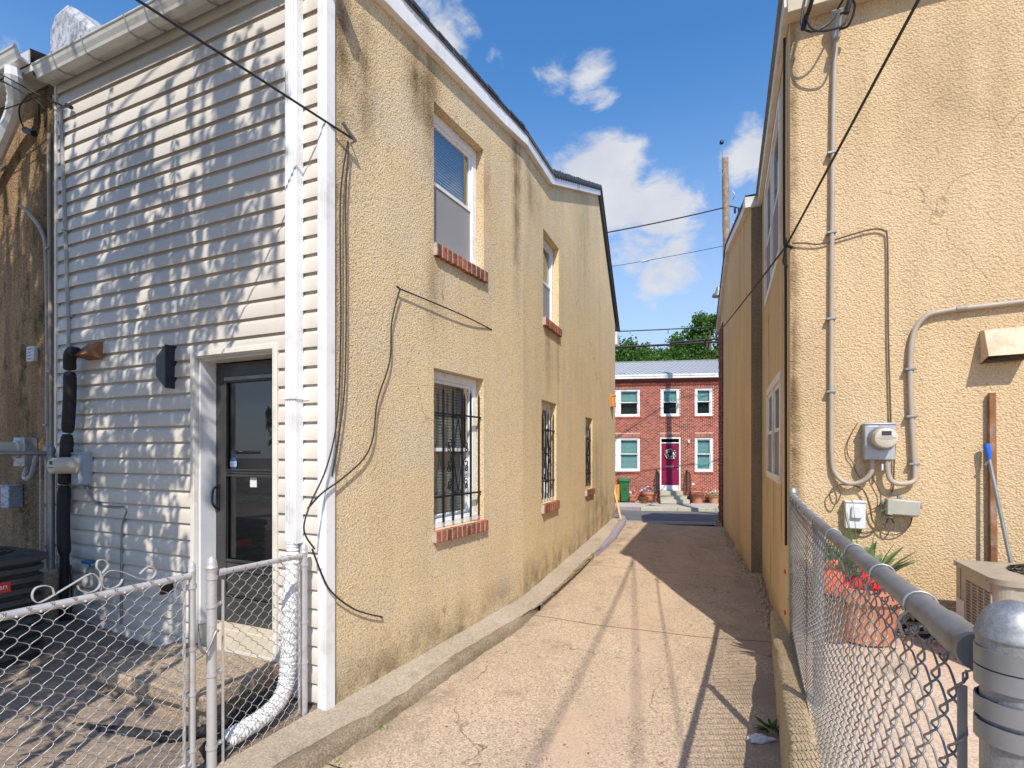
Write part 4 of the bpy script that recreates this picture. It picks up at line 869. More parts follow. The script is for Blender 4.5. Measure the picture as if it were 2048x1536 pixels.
# right-hand fence on the retaining wall
rf = thing('chain_link_fence', 'galvanised chain-link fence with a thick domed post at the right front', 'fence', FR_.p(3.73, 0, .45))
def wtop(s):                                        # top of the retaining wall along the fence
    y = FR_.p(s, 0, 0).y; return ip(y, [2.5, 2.9, 4.9], [.46, .42, .22])
rails = [(-.02, 1.40), (1.0, 1.405), (2.0, 1.428), (3.1, 1.468), (3.66, 1.490)]
big = FR_.p(3.735, .016, 0); far = FR_.p(0, 0, 0); mid = FR_.p(1.48, .03, 0)
p1 = post(rf, big, .0310, -.1, 1.532, 'galvp'); p2 = post(rf, far, .030, .1, 1.435, 'galv'); p3 = post(rf, mid, .026, .2, 1.385, 'galv', dome='round')
b = MB(); b.tube(spline([FR_.p(s, -.0, z) for s, z in rails], 5), .0215, 16); rl = b.build('top_rail', M['galvd'], rf)
b = MB(); b.tube([FR_.p(3.55, 0, 1.4855), FR_.p(3.685, 0, 1.491)], .0245, 16); b.build('rail_cup', M['galvd'], rl)
for z in (1.506, 1.482, 1.446, 1.418, .85): band(rf, big, .0315, z, FR_, -.022 if z in (1.446, .85) else 0, 'galv')
for z in (1.36, 1.2, .9, .6): band(rf, far, .030, z, FR_, .03, 'galv')
b = MB(); b.box(FR_, 3.694, 3.697, -.026, -.016, .47, 1.45); b.build('tension_bar', M['galv'], rf)
ztop = lambda s: ip(s, [q for q, _ in rails], [z for _, z in rails])-.034
chain(FR_, .05, 3.70, lambda s: wtop(s)+.02, ztop, -.022, M['meshgrey'], rf, k=5, r=.0018)
for s in (.10, .28, .55, .85, 1.25, 1.75, 2.3, 2.75, 3.12, 3.42):
    z = ztop(s)+.034; b = MB(); pts = [FR_.p(s+.004*math.sin(a*2), -math.cos(R(a))*.0245, z+math.sin(R(a))*.0245) for a in range(-60, 205, 22)]; pts = [FR_.p(s+.01, -.026, z-.055), FR_.p(s+.005, -.034, z-.03)]+[FR_.p(s, -.0250*math.cos(R(a)), z+.0250*math.sin(R(a))) for a in range(-30, 211, 24)]+[FR_.p(s-.012, .01, z-.035), FR_.p(s-.012, -.02, z-.05)]
    b.tube(pts, .0022, 6); b.build('tie_wire', M['galvw'], rf, smooth=180)
for z in (.74, .40):
    b = MB(); b.box(RS1, .30, .36, .004, .012, z-.012, z+.012); b.build('red_tag', M['redor'], rf)
# retaining wall
rw = thing('retaining_wall', 'low cracked concrete wall under the right chain-link fence', 'wall', FR_.p(2, -.1, 0))
b = MB(); n_ = 34; vs = []; r = random.Random(9)
for i in range(n_+1):
    s = -1.1+5.6*i/n_; z = wtop(s); j = lambda a: r.uniform(-a, a)
    vs += [FR_.p(s, -.135+j(.006), -.3), FR_.p(s, -.128+j(.008), z-.025+j(.006)), FR_.p(s, -.105+j(.006), z-.003+j(.006)), FR_.p(s, .02, z+j(.004)), FR_.p(s, .06, z-.01), FR_.p(s, .06, -.3)]
b.add(vs, [(i*6+j, (i+1)*6+j, (i+1)*6+j+1, i*6+j+1) for i in range(n_) for j in range(5)]+[tuple(range(6))]); b.build('wall', M['wallconc'], rw, smooth=50)

# left fence panel between the house corner and the gate
lf = thing('chain_link_fence', 'short silver chain-link panel between the white corner trim and the gate', 'fence', GL.p(.32, 0, 0))
A, B, Cc = GL.p(.755, 0, 0), GL.p(.645, 0, 0), GL.p(-.005, 0, 0)
post(lf, B, .0255, -.15, 1.13, 'silver', dome='acorn'); post(lf, Cc, .0225, -.1, 1.10, 'silver', dome='acorn')
b = MB(); b.tube([GL.p(.605, 0, 1.072), GL.p(.02, 0, 1.058)], .0165, 14); b.build('top_rail', M['silver'], lf)
b = MB(); b.tube([GL.p(.612, 0, 1.0722), GL.p(.565, 0, 1.071)], .020, 14); b.box(GL, .61, .632, -.004, .004, 1.06, 1.085); b.build('rail_cup', M['silver'], lf)
for z in (1.055, .90, .52, .12): band(lf, B, .0255, z, GL, -.028 if z != 1.055 else 0, 'silver')
for z in (1.0, .35, .62): band(lf, Cc, .0225, z, GL, .028, 'silver')
b = MB(); b.box(GL, .585, .589, .004, .022, -.0, 1.03); b.build('tension_bar', M['silver'], lf)
b = MB(); b.box(GL, .045, .049, .004, .022, .03, 1.0); b.build('tension_bar', M['silver'], lf)
chain(GL, .05, .59, lambda s: .0, lambda s: 1.062, .016, M['galvw'], lf, W=.0395, H=.0385, r=.0019)
for s in (.17, .32, .48):
    b = MB(); b.tube([GL.p(s, .0185*math.cos(R(a)), 1.065+.0185*math.sin(R(a))) for a in range(-60, 220, 24)]+[GL.p(s, .012, 1.01), GL.p(s+.01, .022, 1.005)], .002, 6); b.build('tie_wire', M['galvw'], lf, smooth=180)
# gate with scroll ornament
gt = thing('gate', 'silver chain-link gate with scrolled flat-bar crest at the lower left', 'gate', GL.p(1.2, 0, 0))
post(gt, A, .0165, .05, 1.135, 'silver', name='upright', dome='acorn')
b = MB(); b.tube([GL.p(.77, 0, 1.088), GL.p(1.9, 0, 1.095)], .0175, 14); b.build('top_rail', M['silver'], gt)
b = MB(); b.tube([GL.p(.77, 0, .09), GL.p(1.9, 0, .10)], .0165, 14); b.build('bottom_rail', M['silver'], gt)
post(gt, GL.p(1.9, 0, 0), .0165, .05, 1.135, 'silver', name='upright', dome='acorn')
b = MB(); b.box(GL, .805, .809, .004, .024, .10, 1.075); b.build('tension_bar', M['silver'], gt)
for z in (1.03, .70, .46, .16): band(gt, A, .0165, z, GL, .04, 'silver')
chain(GL, .812, 1.88, lambda s: .10, lambda s: 1.098, .020, M['galvw'], gt, W=.0398, H=.0365, r=.0019)
for i in range(13):
    s = .852+i*.0796; b = MB(); b.lathe(GL.p(s, .016, 1.082), [(.006, 0), (.0055, .003), (.003, .005)], 8, (GL.n.x, GL.n.y, 0)); b.build('bolt', M['silver'], gt)
SC = [[(1.356, 1.138), (1.365, 1.169), (1.391, 1.183), (1.42, 1.179), (1.431, 1.153), (1.423, 1.126), (1.397, 1.118), (1.307, 1.159), (1.23, 1.195), (1.203, 1.187), (1.184, 1.15), (1.196, 1.121), (1.23, 1.114), (1.262, 1.133), (1.272, 1.155)],
      [(1.181, 1.108), (1.181, 1.188), (1.197, 1.219), (1.193, 1.249), (1.169, 1.249), (1.151, 1.221), (1.165, 1.201), (1.177, 1.188)],
      [(1.178, 1.145), (1.172, 1.178), (1.14, 1.195), (1.09, 1.177), (1.022, 1.133), (.967, 1.117), (.941, 1.137), (.946, 1.164), (.979, 1.177), (1.014, 1.152)],
      [(1.178, 1.145), (1.169, 1.122), (1.14, 1.110), (1.104, 1.120), (1.09, 1.144)]]
for q in SC:
    b = MB(); b.strip(spline([GL.p(s, -.004, z) for s, z in q], 7), (GL.n.x, GL.n.y, 0), .013, .0032); b.build('scroll', M['silver'], gt, smooth=60)
b = MB(); b.tube(spline([GL.p(.735, .02, .78), GL.p(.728, .025, .70), GL.p(.70, .03, .66), GL.p(.675, .035, .70), GL.p(.645, .035, .755), GL.p(.63, .035, .76)], 6), .008, 8); b.tube([GL.p(.755, 0, .63), GL.p(.71, .02, .655)], .009, 8); b.build('fork_latch', M['galvd'], gt)
b = MB(); b.box(GL, .845, .905, -.03, -.012, 1.02, 1.07); b.build('latch_box', M['black'], gt)
# far left fence on the neighbour's ledge
nf = thing('chain_link_fence', 'grey chain-link fence with a conduit-like post on the ledge at the far left', 'fence', SID.p(3.0, .15, .72))
pc = SID.p(3.0, .15, 0); post(nf, pc, .036, .70, 1.76, 'galv'); NF = Fr((pc.x, pc.y), (SID.n.x, SID.n.y), 1)
b = MB(); b.tube([NF.p(.03, 0, 1.735), NF.p(1.6, 0, 1.74)], .020, 12); b.build('top_rail', M['galv'], nf)
chain(NF, .06, 1.5, lambda s: .74, lambda s: 1.715, .012, M['galvd'], nf, W=.038, H=.036, r=.0017)
for z in (1.70, 1.28, .92): band(nf, pc, .036, z, NF, .035, 'galv')
b = MB(); b.box(NF, .07, .075, -.004, .014, .76, 1.70); b.build('tension_bar', M['galv'], nf)

# ================================================================== LEFT HOUSE: FITTINGS AND LOOSE THINGS
em = thing('electric_meter', 'blue-grey electric meter box beside the black pipe on the white siding', 'meter', SID.p(2.72, .05, 1.6))
b = MB(); b.box(SID, 2.625, 2.815, .014, .085, 1.462, 1.735); b.box(SID, 2.62, 2.82, .014, .092, 1.728, 1.742); b.box(SID, 2.628, 2.70, .085, .091, 1.475, 1.72); b.build('box', M['bluebox'], em, bev=.008)
b = MB(); b.lathe(SID.p(2.745, .085, 1.63), [(.082, 0), (.082, .02), (.072, .03), (.068, .17), (.060, .18)], 24, (SID.n.x, SID.n.y, 0)); b.build('glass_cover', M['beige'], em)
b = MB(); b.box(SID, 2.72, 2.76, .262, .268, 1.64, 1.67); b.box(SID, 2.705, 2.79, .262, .266, 1.61, 1.618); b.build('display', M['acblack'], em)
b = MB(); b.box(SID, 2.66, 2.73, .03, .07, 1.425, 1.462); b.build('hub', M['galvd'], em, bev=.004)
cable('cable', 'grey cable looping from the blue-grey meter down the white siding', spline([SID.p(2.65, .05, 1.44), SID.p(2.62, .03, 1.36), SID.p(2.52, .022, 1.29), SID.p(2.32, .02, 1.275), SID.p(2.17, .022, 1.28), SID.p(2.14, .02, 1.24), SID.p(2.20, .02, 1.10), SID.p(2.195, .03, .7), SID.p(2.20, .03, .30)], 6), .011, M['galvd'])
bp = thing('insulated_pipe', 'black foam-insulated pipe in jointed lengths down the white siding', 'pipe', SID.p(2.88, .08, 1.2))
for pts in ([(2.66, .11, 2.60), (2.73, .12, 2.61), (2.785, .11, 2.56), (2.80, .10, 2.46)], [(2.80, .10, 2.445), (2.805, .10, 2.2), (2.835, .10, 1.915)], [(2.84, .10, 1.90), (2.87, .10, 1.6), (2.885, .10, 1.46)], [(2.885, .10, 1.45), (2.90, .10, 1.1), (2.88, .10, .84)]):
    p = spline([SID.p(*q) for q in pts], 7); k = len(p); b = MB(); b.tube(p, [.047*(.72 if i in (0, k-1) else .92 if i in (1, k-2) else 1) for i in range(k)], 14); b.build('foam_sleeve', M['rubber'], bp, smooth=60)
b = MB(); b.tube([SID.p(2.88, .10, .85), SID.p(2.90, .10, .20)], .033, 12); b.build('lower_sleeve', M['rubber'], bp)
b = MB(); b.tube(spline([SID.p(2.84, .09, .80), SID.p(2.835, .07, .5), SID.p(2.845, .08, .22)], 4), .007, 6); b.build('line', M['wire'], bp)
vh = thing('vent_hood', 'rusty vent hood where the black pipe enters the white siding', 'vent', SID.p(2.57, .06, 2.62))
v = [SID.p(2.46, .012, 2.705), SID.p(2.66, .012, 2.705), SID.p(2.66, .012, 2.545), SID.p(2.46, .012, 2.545), SID.p(2.465, .03, 2.70), SID.p(2.655, .03, 2.70), SID.p(2.69, .14, 2.575), SID.p(2.50, .14, 2.575)]
b = MB(); b.add(v, ((4, 5, 6, 7), (0, 1, 5, 4), (0, 4, 7, 3), (1, 2, 6, 5), (3, 7, 6, 2))); b.build('hood', M['rust'], vh, smooth=0)
sc = thing('wall_sconce', 'angular black wall sconce with a gold inside beside the charcoal door', 'wall light', SID.p(1.6, .05, 2.4))
b = MB(); fp = [(1.53, 2.585), (1.53, 2.245), (1.64, 2.345), (1.64, 2.49)]
b.prism(SID, fp, .096, .10)
for sA, lo0, hi0, lo1, hi1 in ((1.64, 2.29, 2.545, 2.345, 2.49), (1.53, 2.245, 2.585, 2.245, 2.585)):
    b.hexa([SID.p(sA, .018, lo0), SID.p(sA+.004, .018, lo0), SID.p(sA+.004, .0955, lo1), SID.p(sA, .0955, lo1), SID.p(sA, .018, hi0), SID.p(sA+.004, .018, hi0), SID.p(sA+.004, .0955, hi1), SID.p(sA, .0955, hi1)])
b.box(SID, 1.53, 1.644, .010, .0175, 2.245, 2.585); b.build('shell', M['sconce'], sc, smooth=0)
b = MB(); b.quad(SID.p(1.536, .019, 2.25), SID.p(1.639, .019, 2.25), SID.p(1.639, .019, 2.58), SID.p(1.536, .019, 2.58)); b.prism(SID, [(1.537, 2.575), (1.537, 2.258), (1.637, 2.35), (1.637, 2.485)], .0945, .0955); b.box(SID, 1.5355, 1.5365, .02, .094, 2.25, 2.58); b.box(SID, 1.6375, 1.6385, .03, .09, 2.345, 2.48)
b.build('reflector', M['gold'], sc, smooth=0)
o = conduit('conduit', 'thin grey conduit down the left end of the white siding', [SID.p(3.085, .03, 4.86), SID.p(3.0, .03, 3.572), SID.p(2.962, .03, 2.89), SID.p(2.962, .03, 2.2), SID.p(2.955, .03, 1.2)], .016, 'conduitg', SID, [(3.01, 3.75), (2.965, 2.97), (2.965, 2.32)], .03)
fb = thing('garden_tap', 'blue-handled garden tap low on the white siding', 'tap', SID.p(2.56, .06, .76))
b = MB(); b.tube([SID.p(2.55, .01, .75), SID.p(2.55, .08, .75), SID.p(2.55, .10, .71)], .012, 8); b.build('spout', M['galvd'], fb)
b = MB(); b.tube([SID.p(2.55, .075, .76), SID.p(2.55, .085, .80)], .008, 6); b.box(SID, 2.50, 2.60, .06, .12, .79, .815); b.build('handle', M['bluef'], fb, bev=.008)
for lb, pts, r, F in (('black drop cable hanging down beside the white corner trim to the fence post', [(.157, .03, 3.93), (.11, .03, 3.70), (.075, .04, 3.4), (.09, .03, 2.6), (.06, .03, 2.0), (-.05, .05, 1.65), (-.20, .06, 1.40), (-.25, .07, 1.25), (-.16, .06, 1.12)], .0055, ST1),
                      ('second drop cable hanging free on the tan wall below the anchor', [(.16, .035, 3.92), (.135, .03, 3.5), (.14, .03, 2.9), (.125, .03, 2.2), (.05, .03, 1.75), (.02, .02, 1.58)], .005, ST1),
                      ('black cable swung up over the tan wall and down to the corner', [(2.19, .0, 3.03), (1.6, .035, 3.04), (.74, .03, 3.045), (.70, .03, 3.03), (.61, .03, 2.76), (.585, .03, 2.45), (.45, .03, 2.13), (.405, .03, 1.86), (.31, .03, 1.70), (.1, .03, 1.56), (-.08, .04, 1.475), (-.205, .05, 1.385)], .006, ST1),
                      ('black cable drooping from the fence post to the foot of the tan wall', [(-.17, .05, 1.12), (-.08, .04, .93), (.0, .04, .80), (.185, .03, .645), (.35, .03, .555), (.50, .025, .49), (.516, .0, .48)], .006, ST1)):
    tag(MB().tube(spline([F.p(*p) for p in pts], 7), r, 6).build('cable', M['wire']), lb, 'cable')
o = thing('cable_anchor', 'steel hook holding the overhead drop at the top left of the tan wall', 'hook', ST1.p(.16, .04, 3.95))
b = MB(); b.tube([ST1.p(.21, .0, 3.955), ST1.p(.205, .06, 3.95), ST1.p(.17, .06, 3.955)], .007, 6); b.build('hook', M['galvd'], o)
b = MB(); b.tube([ST1.p(.20, .055, 3.952), ST1.p(.12, .06, 3.985), ST1.p(.07, .065, 4.01)], .012, 8); b.build('wedge_clamp', M['galvd'], o)
a = ST1.p(.20, .055, 3.953); cable('cable', 'overhead drop cable slanting up across the white siding to the top left', sag(a, a+Vector((-.806, -1.02, .107))*7, .0, 24), .0075, M['wire'])
o = thing('wall_lantern', 'copper-coloured box lantern near the far end of the tan wall', 'wall light', ST2.p(5.75, .06, 2.86))
b = MB(); b.box(ST2, 5.66, 5.84, .0, .02, 2.72, 3.02); b.build('back_plate', M['orange'], o, bev=.005)
b = MB(); b.box(ST2, 5.68, 5.82, .02, .10, 2.96, 3.0); b.box(ST2, 5.68, 5.82, .02, .10, 2.74, 2.77); b.box(ST2, 5.69, 5.81, .02, .09, 2.77, 2.96); b.build('body', M['orange'], o, bev=.006)
# wires at the eave between the two houses on the left
fw = [([(3.9, .55, 5.28), (3.45, .35, 5.10), (3.25, .12, 4.98), (3.03, .05, 4.87)], .006), ([(4.1, .5, 5.3), (3.6, .3, 5.12), (3.38, .15, 5.0), (3.30, .05, 4.9), (3.32, .04, 4.75)], .007),
      ([(4.2, .2, 4.95), (3.6, .15, 4.95), (3.38, .12, 4.97), (3.2, .08, 5.0), (3.12, .05, 4.9)], .005), ([(3.44, .10, 5.06), (3.52, .14, 4.92), (3.55, .10, 4.78), (3.46, .06, 4.72), (3.40, .05, 4.82), (3.38, .06, 4.97)], .007)]
for i, (pts, r) in enumerate(fw):
    tag(MB().tube(spline([SID.p(*p) for p in pts], 6), r, 6).build('wire', M['wire']), ('black wire running from the left frame edge to the siding corner under the gutter', 'black wire dropping behind the siding corner to the old brown wall', 'wire crossing in front of the old white downspout', 'loop of black wire under the gutter at the brown wall')[i], 'wire')
o = thing('splice_bundle', 'dark taped splice hanging on wires beside the top of the siding', 'splice', SID.p(2.88, .06, 4.82))
b = MB(); b.tube([SID.p(2.93, .06, 4.84), SID.p(2.86, .06, 4.80)], .018, 8); b.build('tape', M['black'], o)
o = thing('splice_bundle', 'black taped splice hanging against the brown wall near its downspout', 'splice', SID.p(3.5, .06, 4.73))
b = MB(); b.tube([SID.p(3.56, .08, 4.76), SID.p(3.43, .07, 4.70)], .028, 8); b.build('tape', M['black'], o)
o = conduit('conduit', 'pair of tan conduits on the old brown wall, straight one', spline([SID.p(3.40, -.03, 4.75), SID.p(3.385, -.03, 3.6), SID.p(3.365, -.03, 2.6), SID.p(3.36, -.03, 1.9), SID.p(3.355, -.02, 1.3)], 4), .018, 'conduit', SID, [(3.385, 3.66), (3.362, 2.5)], -.03)
o = conduit('conduit', 'tan conduit with a bent top end on the old brown wall', spline([SID.p(3.76, .03, 4.11), SID.p(3.68, -.01, 4.03), SID.p(3.52, -.03, 3.84), SID.p(3.45, -.03, 3.6), SID.p(3.425, -.03, 2.7), SID.p(3.43, -.03, 2.1), SID.p(3.41, -.03, 1.86), SID.p(3.42, -.02, 1.3)], 5), .018, 'conduit', SID, [(3.43, 2.0)], -.03)
o = thing('wall_vent', 'small square white vent cover on the old brown wall', 'vent', SID.p(3.7, -.03, 2.68))
b = MB(); ring(b, SID, 3.645, 3.775, -.06, -.02, 2.62, 2.765, .02); b.box(SID, 3.665, 3.755, -.06, -.035, 2.64, 2.745); b.build('body', M['whitebox'], o, bev=.008)
for k in range(3):
    b = MB(); b.box(SID, 3.665, 3.755, -.034, -.022, 2.655+k*.03, 2.667+k*.03); b.build('slat', M['whitebox'], o)
o = thing('electric_meter', 'grey electric meter behind the chain-link fence at the left edge', 'meter', SID.p(3.74, 0, 1.74))
b = MB(); b.box(SID, 3.645, 3.84, -.055, .05, 1.605, 1.885); b.build('box', M['greybox'], o, bev=.008)
b = MB(); b.lathe(SID.p(3.77, .05, 1.77), [(.085, 0), (.085, .02), (.072, .03), (.068, .16), (.055, .17)], 24, (SID.n.x, SID.n.y, 0)); b.build('glass_cover', M['beige'], o)
b = MB(); b.tube(spline([SID.p(3.70, .0, 1.60), SID.p(3.68, .03, 1.50), SID.p(3.55, .04, 1.52), SID.p(3.48, .03, 1.72)], 6), .022, 8); b.build('elbow', M['conduitg'], o)
o = thing('utility_box', 'small blue-grey utility box behind the fence low on the brown wall', 'utility box', SID.p(3.95, 0, 1.3))
b = MB(); b.prism(SID, [(3.90, 1.20), (4.05, 1.20), (4.05, 1.42), (3.90, 1.42)], -.055, .06); b.box(SID, 3.89, 4.06, -.05, .07, 1.41, 1.425); b.build('body', M['bluebox'], o, bev=.012)

# charcoal condenser on the left
o = thing('condenser', 'charcoal ribbed condenser with a red badge at the left edge', 'air conditioner', SID.p(2.62, .86, .2))
def rsq(F, cs, cn, h, rr, z, m=5):
    out = []
    for sx, sn, a0 in ((1, 1, 0), (-1, 1, 90), (-1, -1, 180), (1, -1, 270)):
        for i in range(m+1): out.append(F.p(cs+sx*(h-rr)+rr*math.cos(R(a0+90*i/m)), cn+sn*(h-rr)+rr*math.sin(R(a0+90*i/m)), z))
    return out
def loft(b, rings):
    k = len(rings[0]); vs = [v for r_ in rings for v in r_]
    b.add(vs, [(i*k+j, i*k+(j+1) % k, (i+1)*k+(j+1) % k, (i+1)*k+j) for i in range(len(rings)-1) for j in range(k)]+[tuple(range(k-1, -1, -1)), tuple(range(len(vs)-k, len(vs)))])
ac = (2.62, .87)
b = MB(); loft(b, [rsq(SID, *ac, .355, .13, z) for z in (.20, .93)]); b.build('core', M['acdark'], o)
for k in range(9):
    b = MB(); z = .24+k*.076; loft(b, [rsq(SID, *ac, h, .14, zz) for h, zz in ((.362, z), (.378, z+.012), (.378, z+.050), (.362, z+.056))]); b.build('rib', M['acblack'], o)
b = MB(); loft(b, [rsq(SID, *ac, h, .15, zz) for h, zz in ((.385, .925), (.395, .935), (.395, .975), (.36, .990), (.31, .995))]); b.build('top_cover', M['acblack'], o)
b = MB()
for q in (.28, .24, .20, .16, .12, .08): b.tube([SID.p(ac[0]+q*math.cos(R(12*i)), ac[1]+q*math.sin(R(12*i)), 1.0+.015*(1-q/.28)) for i in range(30)], .005, 5, closed=True)
b.build('fan_guard', M['black'], o, smooth=60)
AF = Fr(SID.p(ac[0]-.38, ac[1], 0).xy, (-SID.n.x, -SID.n.y), 1)
if AF.n.dot(-SID.t) < 0: AF = Fr(AF.o, AF.t, -1)
sg = 1 if AF.t.dot(-SID.n) > 0 else -1
def an(n): return (ac[1]-n)*sg
b = MB(); n0_, n1_ = .74, .98; b.box(AF, an(n0_), an(n1_), .0, .008, .742, .820); bd = b.build('badge', M['redbadge'], o, bev=.003)
def face2(F, s, n, z, xd): p = F.p(s, n, z); return Matrix(((xd.x, 0, F.n.x, p.x), (xd.y, 0, F.n.y, p.y), (0, 1, 0, p.z), (0, 0, 0, 1)))
xr = -SID.n if True else SID.n
text('lettering', 'an', .055, face2(AF, an(.785), .0095, .788, xr), M['whitebox'], o)
b = MB(); b.box(SID, 2.15, 3.05, .42, 1.3, .0, .20); b.build('pad', M['step'], o, bev=.01)
o = thing('corrugated_hose', 'black corrugated drain hose lying by the concrete step', 'hose', SID.p(.5, .7, .05))
pts = spline([SID.p(.36, .12, .12), SID.p(.36, .45, .07), SID.p(.50, .70, .06), SID.p(.85, .80, .06), SID.p(1.2, .9, .06)], 22)
b = MB(); b.tube(pts, [.032+.006*math.sin(i*2.1) for i in range(len(pts))], 10); b.build('tube', M['rubber'], o, smooth=60)

# ================================================================== RIGHT YARD: POTS AND ODDS
def leafmesh(b, base, tip, wd, droop=.0, nrm=None, seg=3):
    base = Vector(base); tip = Vector(tip); d = tip-base; sd_ = d.cross(Vector((0, 0, 1)))
    if sd_.length < 1e-4: sd_ = Vector((1, 0, 0))
    sd_ = (nrm.cross(d) if nrm else sd_).normalized()*wd/2; vs = []
    for i in range(seg+1):
        t = i/seg; p = base+d*t-Vector((0, 0, droop*t*t)); ww = (math.sin(math.pi*min(.97, .12+t*.86)))**.8
        vs += [p-sd_*ww, p+Vector((0, 0, -wd*.10*ww)), p+sd_*ww]
    b.add(vs, [(i*3+j, i*3+j+1, i*3+j+4, i*3+j+3) for i in range(seg) for j in range(2)])
pot = thing('plant_pot', 'large terracotta pot with green strap leaves and red plastic on top, behind the right fence', 'plant pot', (2.41, 3.55, .47))
b = MB(); b.lathe((2.41, 3.55, .475), [(.165, 0), (.195, .20), (.212, .275), (.232, .28), (.235, .37), (.215, .372), (.205, .33), (.20, .32)], 32); b.build('pot', M['terra'], pot)
b = MB(); b.lathe((2.41, 3.55, .79), [(.20, 0), (.19, .01)], 20); b.build('soil', M['soil'], pot)
b = MB(); r = random.Random(4)
for i in range(60):
    a = r.uniform(0, 6.28); l = r.uniform(.26, .46); e = r.uniform(.15, .8); c = Vector((2.36, 3.60, .79))+Vector((math.cos(a)*.08, math.sin(a)*.08, 0))
    leafmesh(b, c, c+Vector((math.cos(a)*l*e, math.sin(a)*l*e, l*.95)), r.uniform(.06, .11), l*e*.4)
b.build('leaf', M['leafp'], pot, smooth=60, kind='stuff')
b = MB()
for i in range(6):
    a = r.uniform(0, 6.28); l = r.uniform(.4, .62); c = Vector((2.42, 3.58, .80)); t_ = c+Vector((math.cos(a)*.12, math.sin(a)*.10, l)); b.tube(spline([c, c.lerp(t_, .5)+Vector((.01, .02, 0)), t_], 3), [.004, .004, .003, .003, .0025, .002, .0015], 5)
    leafmesh(b, t_, t_+Vector((math.cos(a)*.08, math.sin(a)*.05, .04)), .012, .02)
b.build('stalk', M['grass'], pot, smooth=60)
def blobmesh(name, c, rx, ry, rz, mat, parent, seed, amp=.25, label=None, cat=None):
    r = random.Random(seed); b = MB(); n = 18; m = 11; vs = []
    for i in range(m+1):
        t = math.pi*i/m
        for j in range(n):
            a = 2*math.pi*j/n; k = 1+amp*(.5*math.sin(3*a+seed+t*2)+.35*math.sin(7*a-t*4+seed)+.3*r.uniform(-1, 1))
            vs.append((c[0]+rx*k*math.sin(t)*math.cos(a), c[1]+ry*k*math.sin(t)*math.sin(a), c[2]-rz*math.cos(t)*(1 if i < m/2 else k)))
    b.add(vs, [(i*n+j, i*n+(j+1) % n, (i+1)*n+(j+1) % n, (i+1)*n+j) for i in range(m) for j in range(n)]); o = b.build(name, mat, parent, smooth=35)
    return o
o = thing('plastic_bag', 'crumpled shiny red plastic bag on the rim of the terracotta pot', 'bag', (2.44, 3.45, .83)); blobmesh('bag', (2.385, 3.42, .905), .15, .09, .10, M['red'], o, 3)
o = thing('red_cushion', 'orange-red cushion leaning beside the terracotta pot by the fence post', 'cushion', (2.19, 3.5, .8)); blobmesh('cushion', (2.175, 3.50, .885), .10, .07, .125, M['redor'], o, 8, .10)
o = thing('bucket', 'dark brown bucket under the orange-red cushion by the fence', 'bucket', (2.20, 3.55, .47)); b = MB(); b.lathe((2.20, 3.57, .465), [(.10, 0), (.13, .29), (.137, .295), (.137, .31), (.115, .30), (.11, .26)], 20); b.build('body', M['potbrown'], o)
o = thing('garden_hose', 'tangled black garden hose on the yard beside the terracotta pot', 'hose', (2.85, 3.6, .47)); r = random.Random(2)
pts = []
for i in range(110):
    a = i*.29; q = .19+.05*math.sin(i*.31); pts.append((2.86+q*1.15*math.cos(a)+.012*r.uniform(-1, 1), 3.58+q*.62*math.sin(a), .485+.10*(i/110)+.012*math.sin(a*2.3)))
b = MB(); b.tube(pts, .0095, 7); b.build('coil', M['rubber'], o, smooth=60)
b = MB(); b.tube([(3.02, 3.50, .58), (2.93, 3.44, .60)], .016, 8); b.tube([(2.72, 3.48, .54), (2.66, 3.43, .56)], .014, 8); b.build('fitting', M['galvd'], o)

b = MB(); r = random.Random(77)
for F, n0_, s0_, s1_, N in ((RS1, .03, .9, 3.3, 170), (RS2, .03, -.1, 4.8, 190)):
    for i in range(N):
        q = s0_+(s1_-s0_)*r.random(); n_ = n0_+abs(r.gauss(0, .05)); p = F.p(q, n_, 0); z = alz(p.x*AL.t.x+p.y*AL.t.y, p.x*AL.n.x+p.y*AL.n.y); h = r.uniform(.008, .03)
        c = [Vector((p.x+r.uniform(.4, 1)*h*math.cos(R(60*k)), p.y+r.uniform(.4, 1)*h*1.4*math.sin(R(60*k)), z-.004)) for k in range(6)]; t_ = [v.lerp(Vector((p.x, p.y, z)), .35)+Vector((0, 0, h*r.uniform(.6, 1.1))) for v in c]
        b.add(c+t_, [(k, (k+1) % 6, (k+1) % 6+6, k+6) for k in range(6)]+[(6, 7, 8, 9, 10, 11)])
b.build('rubble', M['wallconc'], smooth=0, kind='stuff')
